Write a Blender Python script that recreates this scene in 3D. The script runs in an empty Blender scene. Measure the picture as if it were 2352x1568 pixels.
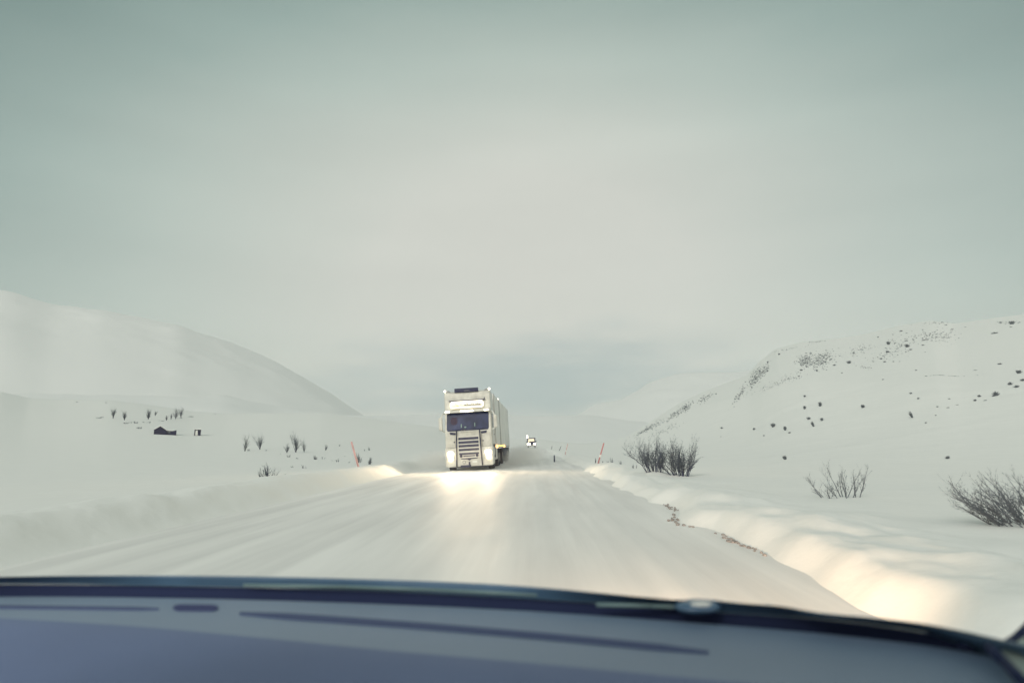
import bpy, bmesh, math, random
import numpy as np
from mathutils import Vector, Matrix

scene = bpy.context.scene
C = scene.collection
PI = math.pi

# ------------------------------------------------------------------ camera
CAMZ = 1.25
F = 1568.0            # focal length in pixels of a 2352 px wide frame (24 mm on 36 mm)
YAW, PITCH, ROLL = math.radians(1.42), math.radians(8.62), math.radians(1.5)
M = (Matrix.Rotation(YAW, 3, 'Z') @ Matrix.Rotation(PI/2 + PITCH, 3, 'X') @ Matrix.Rotation(-ROLL, 3, 'Z'))
cam_data = bpy.data.cameras.new('camera')
cam = bpy.data.objects.new('camera', cam_data)
C.objects.link(cam)
cam.matrix_world = Matrix.Translation((0, 0, CAMZ)) @ M.to_4x4()
cam_data.lens = 24.0
cam_data.sensor_width = 36.0
cam_data.clip_start = 0.05
cam_data.clip_end = 20000
cam_data.dof.use_dof = True
cam_data.dof.focus_distance = 40.0
cam_data.dof.aperture_fstop = 2.2
scene.camera = cam

def ray(px, py):
    return (M @ Vector(((px - 1176.0) / F, (784.0 - py) / F, -1.0))).normalized()

# ------------------------------------------------------------------ world: Nishita sky under a cloud deck
SUN_EL, SUN_ROT = math.radians(28), math.radians(205)
w = bpy.data.worlds.new("World")
scene.world = w
w.use_nodes = True
nt = w.node_tree
N, L = nt.nodes, nt.links
N.clear()
out = N.new('ShaderNodeOutputWorld')
bg_sky = N.new('ShaderNodeBackground'); bg_sky.inputs[1].default_value = 0.01
sky = N.new('ShaderNodeTexSky'); sky.sky_type = 'NISHITA'; sky.sun_disc = False
sky.sun_elevation = SUN_EL; sky.sun_rotation = SUN_ROT; sky.dust_density = 1.0
L.new(sky.outputs[0], bg_sky.inputs[0])
bg_c = N.new('ShaderNodeBackground'); bg_c.inputs[1].default_value = 1.0
add = N.new('ShaderNodeAddShader')
L.new(bg_sky.outputs[0], add.inputs[0]); L.new(bg_c.outputs[0], add.inputs[1]); L.new(add.outputs[0], out.inputs[0])

def math_n(op, a=None, b=None, c=None, tree=None):
    t = tree or nt
    n = t.nodes.new('ShaderNodeMath'); n.operation = op
    for i, v in enumerate((a, b, c)):
        if v is None: continue
        if isinstance(v, (int, float)): n.inputs[i].default_value = v
        else: t.links.new(v, n.inputs[i])
    return n.outputs[0]

tc = N.new('ShaderNodeTexCoord')
DIR = tc.outputs['Generated']
def dot_n(vec):
    n = N.new('ShaderNodeVectorMath'); n.operation = 'DOT_PRODUCT'
    L.new(DIR, n.inputs[0]); n.inputs[1].default_value = vec
    return n.outputs['Value']
fc = ray(1210, 640)                       # centre of the sky ramp, whose darkening outward is a painted vignette
rt = fc.cross(Vector((0, 0, 1))).normalized()
up = rt.cross(fc).normalized()
nz = N.new('ShaderNodeTexNoise'); nz.inputs['Scale'].default_value = 2.2; nz.inputs['Detail'].default_value = 4
mp = N.new('ShaderNodeMapping'); mp.inputs['Scale'].default_value = (1, 1, 4.0)
mp.inputs['Rotation'].default_value = (0, math.radians(-6), 0)
L.new(DIR, mp.inputs[0]); L.new(mp.outputs[0], nz.inputs['Vector'])
nval = math_n('SUBTRACT', nz.outputs[0], 0.5)
sx = math_n('DIVIDE', dot_n(rt), 0.74)
upc = math_n('ADD', dot_n(up), 0.0)
sy = math_n('DIVIDE', math_n('MAXIMUM', upc, math_n('MULTIPLY', upc, 0.35)), 0.45)
q2 = math_n('ADD', math_n('MULTIPLY', sx, sx), math_n('MULTIPLY', sy, sy))
q = math_n('ADD', math_n('SQRT', q2), math_n('MULTIPLY', nval, 0.16))
front = math_n('GREATER_THAN', dot_n(fc), 0.0)
ramp = N.new('ShaderNodeValToRGB')
def lin(r, g, b, k=1.0):
    f = lambda c: ((c/255.0 + 0.055)/1.055)**2.4 if c > 10 else c/255/12.92
    return (f(r)*k, f(g)*k, f(b)*k, 1)
stops = [(0.0, lin(207, 206, 196)), (0.30, lin(205, 206, 196)), (0.48, lin(192, 198, 188)),
         (0.68, lin(170, 184, 175)), (0.87, lin(138, 160, 153)), (1.06, lin(103, 131, 126)), (1.9, lin(70, 100, 100))]
cr = ramp.color_ramp
cr.elements[0].position = 0; cr.elements[0].color = stops[0][1]
cr.elements[1].position = 1; cr.elements[1].color = stops[-1][1]
for p_, c_ in stops[1:-1]:
    e = cr.elements.new(p_/1.9); e.color = c_
L.new(math_n('DIVIDE', q, 1.9), ramp.inputs[0])
# darker blue gap in the deck low over the road
dcen = ray(1235, 885)
d1 = math_n('DIVIDE', math_n('SUBTRACT', dot_n(rt), dcen.dot(rt)), 0.24)
d2 = math_n('DIVIDE', math_n('SUBTRACT', dot_n(up), dcen.dot(up)), 0.055)
dd = math_n('SQRT', math_n('ADD', math_n('MULTIPLY', d1, d1), math_n('MULTIPLY', d2, d2)))
nz2 = N.new('ShaderNodeTexNoise'); nz2.inputs['Scale'].default_value = 6; nz2.inputs['Detail'].default_value = 5
mp2 = N.new('ShaderNodeMapping'); mp2.inputs['Scale'].default_value = (1, 1, 4.5)
L.new(DIR, mp2.inputs[0]); L.new(mp2.outputs[0], nz2.inputs['Vector'])
dd = math_n('ADD', dd, math_n('MULTIPLY', math_n('SUBTRACT', nz2.outputs[0], 0.5), 2.0))
mr = N.new('ShaderNodeMapRange'); mr.interpolation_type = 'SMOOTHSTEP'
mr.inputs[1].default_value = 0.0; mr.inputs[2].default_value = 1.9; mr.inputs[3].default_value = 1.0; mr.inputs[4].default_value = 0.0
L.new(dd, mr.inputs[0])
mixd = N.new('ShaderNodeMix'); mixd.data_type = 'RGBA'
L.new(mr.outputs[0], mixd.inputs[0]); L.new(ramp.outputs[0], mixd.inputs[6]); mixd.inputs[7].default_value = lin(136, 159, 163)
# broad faint streaks
nz3 = N.new('ShaderNodeTexNoise'); nz3.inputs['Scale'].default_value = 1.6; nz3.inputs['Detail'].default_value = 6; nz3.inputs['Roughness'].default_value = 0.45
mp3 = N.new('ShaderNodeMapping'); mp3.inputs['Scale'].default_value = (1, 1, 6.0); mp3.inputs['Rotation'].default_value = (0, math.radians(8), 0)
L.new(DIR, mp3.inputs[0]); L.new(mp3.outputs[0], nz3.inputs['Vector'])
streak = math_n('ADD', math_n('MULTIPLY', math_n('SUBTRACT', nz3.outputs[0], 0.5), 0.26), 1.0)
vm = N.new('ShaderNodeVectorMath'); vm.operation = 'SCALE'
L.new(mixd.outputs[2], vm.inputs[0]); L.new(streak, vm.inputs['Scale'])
mixb = N.new('ShaderNodeMix'); mixb.data_type = 'RGBA'
L.new(front, mixb.inputs[0]); mixb.inputs[6].default_value = (0.82, 0.81, 0.745, 1)   # deck behind the viewer
L.new(vm.outputs[0], mixb.inputs[7])
L.new(mixb.outputs[2], bg_c.inputs[0])

# ------------------------------------------------------------------ sun (veiled by the clouds)
sd = bpy.data.lights.new('sun', 'SUN'); sd.energy = 1.3; sd.angle = math.radians(20); sd.color = (1.0, 0.98, 0.92)
sun = bpy.data.objects.new('sun', sd); C.objects.link(sun)
# sky sun_rotation is measured from +Y clockwise; the lamp comes from the same side
sdir = Vector((math.sin(SUN_ROT)*math.cos(SUN_EL), math.cos(SUN_ROT)*math.cos(SUN_EL), math.sin(SUN_EL)))
sun.rotation_euler = sdir.to_track_quat('Z', 'Y').to_euler()

scene.view_settings.view_transform = 'Standard'
scene.view_settings.look = 'None'
scene.view_settings.exposure = 0.0
scene.view_settings.gamma = 1.0
scene.cycles.volume_bounces = 3
scene.cycles.max_bounces = 6
scene.cycles.diffuse_bounces = 3
scene.cycles.sample_clamp_indirect = 4.0
scene.cycles.volume_step_rate = 1.0
scene.cycles.volume_max_steps = 128

# ------------------------------------------------------------------ helpers
def tag(o, label=None, cat=None, group=None, kind=None):
    if label: o['label'] = label
    if cat: o['category'] = cat
    if group: o['group'] = group
    if kind: o['kind'] = kind
    return o

def empty(name, loc, rot=(0, 0, 0)):
    o = bpy.data.objects.new(name, None); C.objects.link(o)
    o.location = loc; o.rotation_euler = rot; o.empty_display_size = 0.3
    return o

def link_mesh(name, me, mat, parent=None, smooth=False):
    o = bpy.data.objects.new(name, me); C.objects.link(o)
    if mat: me.materials.append(mat)
    if parent: o.parent = parent
    if smooth:
        me.polygons.foreach_set('use_smooth', [True]*len(me.polygons))
    return o

class MB:
    """collects shapes; build() links them as one mesh"""
    def __init__(s): s.bm = bmesh.new()
    def box(s, cx, cy, cz, sx, sy, sz, bev=0.0, rot=None, seg=2):
        r = bmesh.ops.create_cube(s.bm, size=1.0)
        vs = r['verts']
        bmesh.ops.scale(s.bm, vec=(sx, sy, sz), verts=vs)
        if bev > 0:
            es = list({e for v in vs for e in v.link_edges})
            rb = bmesh.ops.bevel(s.bm, geom=es, offset=min(bev, 0.45*min(sx, sy, sz)), segments=seg, affect='EDGES', profile=0.5)
            vs = list({v for f in rb['faces'] for v in f.verts} | {v for v in vs if v.is_valid})
        if rot: bmesh.ops.rotate(s.bm, cent=(0, 0, 0), matrix=rot, verts=vs)
        bmesh.ops.translate(s.bm, vec=(cx, cy, cz), verts=vs)
        return s
    def cyl(s, p0, p1, r0, r1=None, n=12, caps=True):
        p0, p1 = Vector(p0), Vector(p1); r1 = r0 if r1 is None else r1
        d = (p1-p0).normalized(); a = d.orthogonal().normalized(); b = d.cross(a)
        A = [s.bm.verts.new(p0 + (a*math.cos(2*PI*i/n)+b*math.sin(2*PI*i/n))*r0) for i in range(n)]
        B = [s.bm.verts.new(p1 + (a*math.cos(2*PI*i/n)+b*math.sin(2*PI*i/n))*r1) for i in range(n)]
        for i in range(n): s.bm.faces.new((A[i], A[(i+1) % n], B[(i+1) % n], B[i]))
        if caps: s.bm.faces.new(A[::-1]); s.bm.faces.new(B)
        return s
    def tube(s, pts, r, n=8):
        for a, b in zip(pts[:-1], pts[1:]): s.cyl(a, b, r, n=n)
        return s
    def prism(s, poly, y0, y1):
        """poly in (x,z); extruded from y0 to y1"""
        A = [s.bm.verts.new((x, y0, z)) for x, z in poly]
        B = [s.bm.verts.new((x, y1, z)) for x, z in poly]
        n = len(poly)
        for i in range(n): s.bm.faces.new((A[i], A[(i+1) % n], B[(i+1) % n], B[i]))
        s.bm.faces.new(A[::-1]); s.bm.faces.new(B)
        return s
    def prismx(s, poly, x0, x1):
        """poly in (y,z); extruded from x0 to x1"""
        A = [s.bm.verts.new((x0, y, z)) for y, z in poly]
        B = [s.bm.verts.new((x1, y, z)) for y, z in poly]
        n = len(poly)
        for i in range(n): s.bm.faces.new((A[i], A[(i+1) % n], B[(i+1) % n], B[i]))
        s.bm.faces.new(A[::-1]); s.bm.faces.new(B)
        return s
    def build(s, name, mat, parent=None, smooth=False, bevel=0.0):
        bmesh.ops.recalc_face_normals(s.bm, faces=s.bm.faces)
        me = bpy.data.meshes.new(name); s.bm.to_mesh(me); s.bm.free()
        o = link_mesh(name, me, mat, parent, smooth)
        if bevel:
            m = o.modifiers.new('bevel', 'BEVEL'); m.width = bevel; m.segments = 2; m.limit_method = 'ANGLE'
        return o

def mat(name, col, rough=0.6, metal=0.0, spec=0.5, bump=0.0, bscale=20, var=0.0, vscale=5, emit=None, estr=0.0, coat=0.0):
    m = bpy.data.materials.new(name); m.use_nodes = True
    t = m.node_tree; b = t.nodes['Principled BSDF']
    b.inputs['Base Color'].default_value = (*col, 1)
    b.inputs['Roughness'].default_value = rough
    b.inputs['Metallic'].default_value = metal
    b.inputs['Specular IOR Level'].default_value = spec
    b.inputs['Coat Weight'].default_value = coat
    c = t.nodes.new('ShaderNodeTexCoord')
    if var > 0:
        n = t.nodes.new('ShaderNodeTexNoise'); n.inputs['Scale'].default_value = vscale; n.inputs['Detail'].default_value = 5
        t.links.new(c.outputs['Object'], n.inputs['Vector'])
        r = t.nodes.new('ShaderNodeMapRange'); r.inputs[1].default_value = 0.3; r.inputs[2].default_value = 0.7
        r.inputs[3].default_value = 1-var; r.inputs[4].default_value = 1+var*0.5
        t.links.new(n.outputs[0], r.inputs[0])
        v = t.nodes.new('ShaderNodeVectorMath'); v.operation = 'SCALE'; v.inputs[0].default_value = col
        t.links.new(r.outputs[0], v.inputs['Scale']); t.links.new(v.outputs[0], b.inputs['Base Color'])
    if bump > 0:
        n = t.nodes.new('ShaderNodeTexNoise'); n.inputs['Scale'].default_value = bscale; n.inputs['Detail'].default_value = 6
        t.links.new(c.outputs['Object'], n.inputs['Vector'])
        bp = t.nodes.new('ShaderNodeBump'); bp.inputs['Strength'].default_value = bump; bp.inputs['Distance'].default_value = 0.02
        t.links.new(n.outputs[0], bp.inputs['Height']); t.links.new(bp.outputs[0], b.inputs['Normal'])
    if emit:
        b.inputs['Emission Color'].default_value = (*emit, 1); b.inputs['Emission Strength'].default_value = estr
    return m

# ------------------------------------------------------------------ noise
rng = np.random.RandomState(7)
_tab = rng.rand(256, 256)
def vnoise(x, y):
    x = np.asarray(x, float); y = np.asarray(y, float)
    xi = np.floor(x).astype(int); yi = np.floor(y).astype(int)
    fx = x-xi; fy = y-yi; fx = fx*fx*(3-2*fx); fy = fy*fy*(3-2*fy)
    g = lambda a, b: _tab[a & 255, b & 255]
    return (g(xi, yi)*(1-fx)+g(xi+1, yi)*fx)*(1-fy)+(g(xi, yi+1)*(1-fx)+g(xi+1, yi+1)*fx)*fy - 0.5
def fbm(x, y, o=4):
    s = 0; a = 1
    for i in range(o):
        s = s + a*vnoise(x*2**i+17*i, y*2**i+31*i); a *= 0.5
    return s
def sstep(a, b, x):
    t = np.clip((x-a)/(b-a), 0, 1); return t*t*(3-2*t)

# ------------------------------------------------------------------ terrain height
def layer(pts, D, d0, power=1.5, soft=0.006):
    """ridge traced as pixel points -> (azimuths, crest heights at distance D)"""
    ds = np.linspace(d0+1, D*1.2, 400)
    S = np.sin(PI/2*np.clip((ds-d0)/(D-d0), 0, 1.6)**power)
    k = np.argmax(S/ds); dstar = ds[k]; Ss = S[k]
    az, zs = [], []
    for px, py in pts:
        r = ray(px, py); az.append(math.atan2(r.x, r.y)); zs.append((CAMZ + dstar*r.z/math.hypot(r.x, r.y))/Ss)
    o = np.argsort(az); a = np.array(az)[o]; z = np.maximum(np.array(zs)[o], 0)
    g = np.linspace(a[0], a[-1], 3000); zg = np.interp(g, a, z)
    wpx = max(3, int(soft/(g[1]-g[0]))); ker = np.hanning(2*wpx+1); ker /= ker.sum()
    zg = np.convolve(np.pad(zg, wpx, mode='edge'), ker, mode='valid')
    return g, zg, D, d0, power
def layer_h(Lr, az, d, decay=1.0):
    a, z, D, d0, power = Lr
    t = np.clip((d-d0)/(D-d0), 0, None)
    S = np.where(t < 1.0, np.sin(PI/2*np.clip(t, 0, 1)**power), np.maximum(0, 1-decay*(t-1)**2))
    return np.interp(az, a, z)*S

LEFT = layer([(-2500, 850), (-600, 880), (0, 903), (63, 916), (130, 920), (254, 920), (320, 927), (381, 935), (438, 944), (517, 949), (640, 949), (739, 949), (818, 959),
              (866, 966), (961, 978), (1021, 986), (1100, 1000), (1170, 1009), (1243, 1009), (1281, 1016), (1339, 1021), (1383, 1019), (1440, 1014), (1600, 1005), (3000, 990), (6000, 990)], 300, 16, 2.1)
RIGHT = layer([(-3000, 1200), (1360, 1030), (1383, 1024), (1425, 1013), (1446, 1003), (1472, 988), (1520, 956), (1567, 926), (1631, 898), (1694, 874), (1716, 866), (1745, 834),
               (1783, 806), (1838, 792), (1926, 782), (1980, 774), (2070, 752), (2137, 741), (2191, 747), (2258, 738), (2352, 726), (2700, 700), (3500, 680), (8000, 800)], 460, 20, 1.15)

def road_z(y):
    y = np.asarray(y, float)
    return 0.45*np.clip((y-30)/130.0, 0, None)**1.5*np.where(y < 300, 1, 1)
XR, XL = 2.35, -6.15
def road_dx(y):
    return 0.0*np.asarray(y)

def terrain(x, y, detail=True):
    x = np.asarray(x, float); y = np.asarray(y, float)
    az = np.arctan2(x, y); d = np.hypot(x, y)
    hl = layer_h(LEFT, az, d, 0.6); hr = layer_h(RIGHT, az, d, 0.5)
    # behind the viewer everything flattens out
    fr = sstep(-40, 20, y)
    h = np.maximum(hl, hr) + 0.3*np.exp(-np.abs(hl-hr)/1.0)*np.minimum(1, np.minimum(hl, hr))
    h = h*fr
    amp = sstep(20, 200, d)
    h = h + amp*0.8*fbm(x/60.0, y/60.0, 3)
    h = h + sstep(120, 400, d)*sstep(5, 40, h)*(1.6*fbm(x/30.0+5, y/30.0, 4))
    ro = np.clip(x-XR+0.35*vnoise(y*0.45+3, x*0)+0.22*vnoise(y*1.5, x*0+7), 0, None); lo = np.clip(XL-x, 0, None)
    off = np.maximum(ro, lo)
    z_road = road_z(np.clip(y, 0, None)) - 0.06
    # snow shelf beyond the banks
    rough = 1 + 0.0*x
    lump = fbm(x*0.9, y*0.55, 3)
    lump2 = fbm(x*2.6+9, y*1.3+3, 4)
    if not detail: lump = lump*0; lump2 = lump2*0
    near = 1-sstep(60, 160, np.abs(y))
    fade_l = np.exp(-((off-1.0)/1.1)**2)
    br = 0.23*sstep(0.0, 0.5, ro) + 0.11*np.exp(-((ro-1.0)/0.7)**2)
    bl = 0.38*sstep(0.0, 1.1, lo) + 0.16*np.exp(-((lo-1.5)/0.9)**2)
    bank = np.where(ro > 0, br, bl) + np.where(ro > 0, 0.7, 0.5)*(0.24*lump + 0.09*lump2)*fade_l*sstep(0.0, 0.4, off)
    bank = bank*(0.35+0.65*near)
    carve = sstep(1.5, 26, off)
    carve = np.maximum(carve, sstep(190, 320, d))
    z = (z_road+bank)*(1-carve) + (h + 0.30)*carve
    # under the road the ground stays a little lower than the road sheet
    return z

def hit(px, py, dmin=8, dmax=900):
    r = ray(px, py); hx = math.hypot(r.x, r.y)
    ds = dmin*(dmax/dmin)**np.linspace(0, 1, 3000)
    X, Y = r.x/hx*ds, r.y/hx*ds
    Z = CAMZ + r.z/hx*ds
    below = Z <= terrain(X, Y)
    k = int(np.argmax(below)) if below.any() else int(np.argmin(Z-terrain(X, Y)))
    return Vector((X[k], Y[k], float(terrain(X[k], Y[k])))), float(ds[k]*math.cos(math.atan2(r.x, r.y)))

def grid_mesh(name, X, Y, Z, wrap=False, mask=None):
    nr, nc = X.shape
    me = bpy.data.meshes.new(name)
    co = np.stack([X, Y, Z], -1).reshape(-1, 3)
    idx = np.arange(nr*nc).reshape(nr, nc)
    if wrap: idx = np.concatenate([idx, idx[:, :1]], 1)
    q = np.stack([idx[:-1, :-1], idx[:-1, 1:], idx[1:, 1:], idx[1:, :-1]], -1).reshape(-1, 4)
    me.vertices.add(len(co)); me.vertices.foreach_set('co', co.ravel())
    me.loops.add(q.size); me.loops.foreach_set('vertex_index', q.ravel())
    me.polygons.add(len(q)); me.polygons.foreach_set('loop_start', np.arange(len(q))*4)
    me.polygons.foreach_set('use_smooth', np.ones(len(q), bool))
    me.update(calc_edges=True); me.validate()
    return me

def snow_mat(name, col=(0.83, 0.84, 0.80), b1=0.25, b2=0.2, wind=(1, 1, 1), rocky=False, drift=0.3):
    m = bpy.data.materials.new(name); m.use_nodes = True
    t = m.node_tree; b = t.nodes['Principled BSDF']
    b.inputs['Roughness'].default_value = 0.75; b.inputs['Specular IOR Level'].default_value = 0.25
    b.inputs['Base Color'].default_value = (*col, 1)
    c = t.nodes.new('ShaderNodeTexCoord')
    mp = t.nodes.new('ShaderNodeMapping'); mp.inputs['Scale'].default_value = wind
    t.links.new(c.outputs['Object'], mp.inputs[0])
    n1 = t.nodes.new('ShaderNodeTexNoise'); n1.inputs['Scale'].default_value = 0.35; n1.inputs['Detail'].default_value = 7; n1.inputs['Roughness'].default_value = 0.5
    n2 = t.nodes.new('ShaderNodeTexNoise'); n2.inputs['Scale'].default_value = 7; n2.inputs['Detail'].default_value = 6
    t.links.new(mp.outputs[0], n1.inputs['Vector']); t.links.new(c.outputs['Object'], n2.inputs['Vector'])
    bp = t.nodes.new('ShaderNodeBump'); bp.inputs['Strength'].default_value = b1; bp.inputs['Distance'].default_value = drift
    t.links.new(n1.outputs[0], bp.inputs['Height'])
    bp2 = t.nodes.new('ShaderNodeBump'); bp2.inputs['Strength'].default_value = b2; bp2.inputs['Distance'].default_value = 0.02
    t.links.new(n2.outputs[0], bp2.inputs['Height']); t.links.new(bp.outputs[0], bp2.inputs['Normal'])
    t.links.new(bp2.outputs[0], b.inputs['Normal'])
    return m

M_snow = snow_mat('snow', b1=0.35)
M_far = snow_mat('mountain_snow', (0.80, 0.82, 0.80), b1=0.0, b2=0.0)
# road: packed snow with lengthwise polished streaks and bare grit
def road_material():
    m = bpy.data.materials.new('packed_snow'); m.use_nodes = True
    t = m.node_tree; b = t.nodes['Principled BSDF']
    b.inputs['Roughness'].default_value = 0.6; b.inputs['Specular IOR Level'].default_value = 0.3
    c = t.nodes.new('ShaderNodeTexCoord')
    mp = t.nodes.new('ShaderNodeMapping'); mp.inputs['Scale'].default_value = (2.4, 0.07, 1)
    t.links.new(c.outputs['Object'], mp.inputs[0])
    n1 = t.nodes.new('ShaderNodeTexNoise'); n1.inputs['Scale'].default_value = 1.0; n1.inputs['Detail'].default_value = 5; n1.inputs['Roughness'].default_value = 0.55
    t.links.new(mp.outputs[0], n1.inputs['Vector'])
    mpb = t.nodes.new('ShaderNodeMapping'); mpb.inputs['Scale'].default_value = (1.1, 0.18, 1); mpb.inputs['Rotation'].default_value = (0, 0, math.radians(24))
    t.links.new(c.outputs['Object'], mpb.inputs[0])
    n2 = t.nodes.new('ShaderNodeTexNoise'); n2.inputs['Scale'].default_value = 0.8; n2.inputs['Detail'].default_value = 6
    t.links.new(mpb.outputs[0], n2.inputs['Vector'])
    mx = t.nodes.new('ShaderNodeMath'); mx.operation = 'ADD'
    t.links.new(n1.outputs[0], mx.inputs[0]); t.links.new(n2.outputs[0], mx.inputs[1])
    r = t.nodes.new('ShaderNodeValToRGB')
    r.color_ramp.elements[0].position = 0.38; r.color_ramp.elements[0].color = (0.70, 0.70, 0.67, 1)
    r.color_ramp.elements[1].position = 0.62; r.color_ramp.elements[1].color = (0.87, 0.87, 0.83, 1)
    hf = t.nodes.new('ShaderNodeMath'); hf.operation = 'MULTIPLY'; hf.inputs[1].default_value = 0.5
    t.links.new(mx.outputs[0], hf.inputs[0]); t.links.new(hf.outputs[0], r.inputs[0]); t.links.new(r.outputs[0], b.inputs['Base Color'])
    bp = t.nodes.new('ShaderNodeBump'); bp.inputs['Strength'].default_value = 0.5; bp.inputs['Distance'].default_value = 0.05
    t.links.new(hf.outputs[0], bp.inputs['Height']); t.links.new(bp.outputs[0], b.inputs['Normal'])
    return m
M_road = road_material()

# ground sheet (polar grid, one mesh to past the near ridges)
azf = np.radians(np.arange(-52, 52, 0.17)); azb = np.radians(np.arange(52, 308, 4.0))
azs = np.concatenate([azf, azb])
rad = np.concatenate([[0.05, 1.0, 2.0], 3.0*(1600/3.0)**np.linspace(0, 1, 420)])
A, R_ = np.meshgrid(azs, rad)
X = R_*np.sin(A); Y = R_*np.cos(A)
Z = terrain(X, Y)
Z = np.where(R_ > 700, Z*(1-sstep(700, 1400, R_)) - 12*sstep(700, 1400, R_), Z)
ground = link_mesh('ground', grid_mesh('ground', X[:, ::-1], Y[:, ::-1], Z[:, ::-1], wrap=True), M_snow)
tag(ground, kind='structure')

# the road sheet
ys = np.concatenate([np.linspace(-40, 3, 12), 3.2*(330/3.2)**np.linspace(0, 1, 320)])
xs = np.linspace(XL-0.55, XR+0.75, 120)
XX, YY = np.meshgrid(xs, ys)
zr = road_z(np.clip(YY, 0, None))
tr = lambda c, wd: np.exp(-((XX-c)/wd)**2)
zr = zr - 0.012*(tr(-1.25, .28)+tr(0.4, .28)+tr(-4.7, .3)+tr(-3.0, .3)) + 0.02*(tr(1.25, .12)*sstep(0, 3, XX+3)) + 0.012*tr(-2.1, .2)
zr = zr + 0.012*fbm(XX*3, YY*0.25, 3) + 0.01*fbm(XX*0.8, YY*0.5, 3)
zr = zr - 0.05*sstep(XR+0.2, XR+0.75, XX) - 0.10*(1-sstep(XL-0.55, XL+0.0, XX))
road = link_mesh('road', grid_mesh('road', XX, YY, zr), M_road); tag(road, kind='structure')

# far mountains
def mountain(pts, D, d0, name='mountain', seed=0, rough=1.0):
    Lr = layer(pts, D, d0, 1.1, 0.018)
    px0, px1 = pts[0][0], pts[-1][0]
    a0, a1 = Lr[0][0], Lr[0][-1]
    az = np.linspace(a0, a1, 300); dd = np.linspace(d0, D*1.2, 90)
    A, R_ = np.meshgrid(az, dd)
    Z = layer_h(Lr, A, R_, 0.8)
    X = R_*np.sin(A); Y = R_*np.cos(A)
    Z = Z + sstep(d0, D*0.8, R_)*D*0.006*rough*fbm(X/(D*0.09)+seed, Y/(D*0.09), 5) - 14
    o = link_mesh(name, grid_mesh(name, X[:, ::-1], Y[:, ::-1], Z[:, ::-1]), M_far); tag(o, kind='structure')
    return o
mountain([(-1800, 560), (-600, 600), (-200, 640), (0, 658), (35, 662), (121, 688), (241, 700), (301, 712), (365, 728), (413, 738), (460, 759), (540, 787), (587, 806), (645, 828), (695, 856), (750, 890), (810, 930), (880, 975)], 2300, 900, 'mountain', 3, 1.0)
mountain([(-1500, 850), (-300, 850), (517, 886), (640, 915), (780, 937), (913, 940), (977, 934), (1021, 930), (1100, 930), (1164, 934), (1224, 938), (1345, 934), (1427, 946), (1500, 950), (2352, 950), (3000, 940)], 1500, 650, 'mountain', 9, 0.6)
mountain([(1290, 960), (1345, 934), (1367, 918), (1420, 908), (1460, 890), (1490, 866), (1567, 846), (1700, 838), (1850, 805), (2352, 790), (3000, 760)], 2000, 1000, 'mountain', 14, 1.0)

# ------------------------------------------------------------------ haze over the whole valley
hz = MB(); hz.box(0, 1400, 190, 6400, 3200, 430)
M_haze = bpy.data.materials.new('haze'); M_haze.use_nodes = True
t = M_haze.node_tree; t.nodes.clear()
o_ = t.nodes.new('ShaderNodeOutputMaterial'); pv = t.nodes.new('ShaderNodeVolumePrincipled')
pv.inputs['Color'].default_value = (0.97, 0.96, 0.93, 1); pv.inputs['Density'].default_value = 0.00025
t.links.new(pv.outputs[0], o_.inputs['Volume'])
haze = hz.build('haze', M_haze); tag(haze, kind='stuff')
haze['label'] = 'thin pale winter haze filling the whole valley'

# ------------------------------------------------------------------ materials
M_white = mat('cream_paint', (0.62, 0.61, 0.54), 0.38, var=0.25, vscale=2.6, coat=0.2, bump=0.05, bscale=30)
M_side = mat('dirty_white_side', (0.76, 0.77, 0.72), 0.5, var=0.15, vscale=1.2)
M_bar = mat('grille_bar_cream', (0.64, 0.63, 0.56), 0.4, var=0.1, vscale=6)
M_navy = mat('navy_plastic', (0.022, 0.026, 0.07), 0.5, var=0.3, vscale=8)
M_mesh_unused = mat('dark_mesh', (0.03, 0.036, 0.085), 0.7, var=0.6, vscale=22)
M_glass = mat('cab_glass', (0.032, 0.042, 0.10), 0.22, spec=0.35, var=0.5, vscale=2)
M_rubber = mat('rubber', (0.025, 0.028, 0.05), 0.9, var=0.3, vscale=9)
M_chassis = mat('chassis', (0.05, 0.055, 0.09), 0.8, var=0.4, vscale=5)
M_rib = mat('rib_grey', (0.12, 0.12, 0.15), 0.6)
M_rim = mat('rim', (0.3, 0.3, 0.28), 0.5, metal=0.4)
M_grey = mat('grey_metal', (0.28, 0.28, 0.27), 0.45, metal=0.5)
M_beam = mat('headlight_lens', (0.9, 0.9, 0.85), 0.2, emit=(1.0, 0.86, 0.58), estr=11.0)
M_lamp = mat('lamp_lens', (0.9, 0.9, 0.85), 0.2, emit=(1.0, 0.90, 0.70), estr=5.0)
M_sign = mat('lit_sign', (0.8, 0.78, 0.7), 0.4, emit=(1.0, 0.88, 0.60), estr=0.12)
M_signtube = mat('lit_tube', (0.9, 0.9, 0.85), 0.3, emit=(1.0, 0.88, 0.62), estr=1.5)
M_signdark = mat('sign_lettering', (0.14, 0.13, 0.10), 0.6)
M_amber = mat('amber_lens', (0.8, 0.35, 0.08), 0.3, emit=(1.0, 0.42, 0.10), estr=3.0)
M_amberhot = mat('amber_lamp', (0.9, 0.6, 0.3), 0.3, emit=(1.0, 0.52, 0.16), estr=3.2)
M_bark = mat('dark_bark', (0.05, 0.056, 0.095), 0.9, var=0.4, vscale=3)
M_twig = mat('twigs', (0.125, 0.145, 0.165), 0.9, var=0.3, vscale=2)
M_hill = mat('hillside_scrub', (0.17, 0.195, 0.21), 0.95, var=0.5, vscale=0.3)
M_palebark = mat('frosted_bark', (0.16, 0.18, 0.18), 0.9, var=0.3, vscale=2)
M_pole = mat('red_pole', (0.50, 0.20, 0.20), 0.5, var=0.2, vscale=3)
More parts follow.
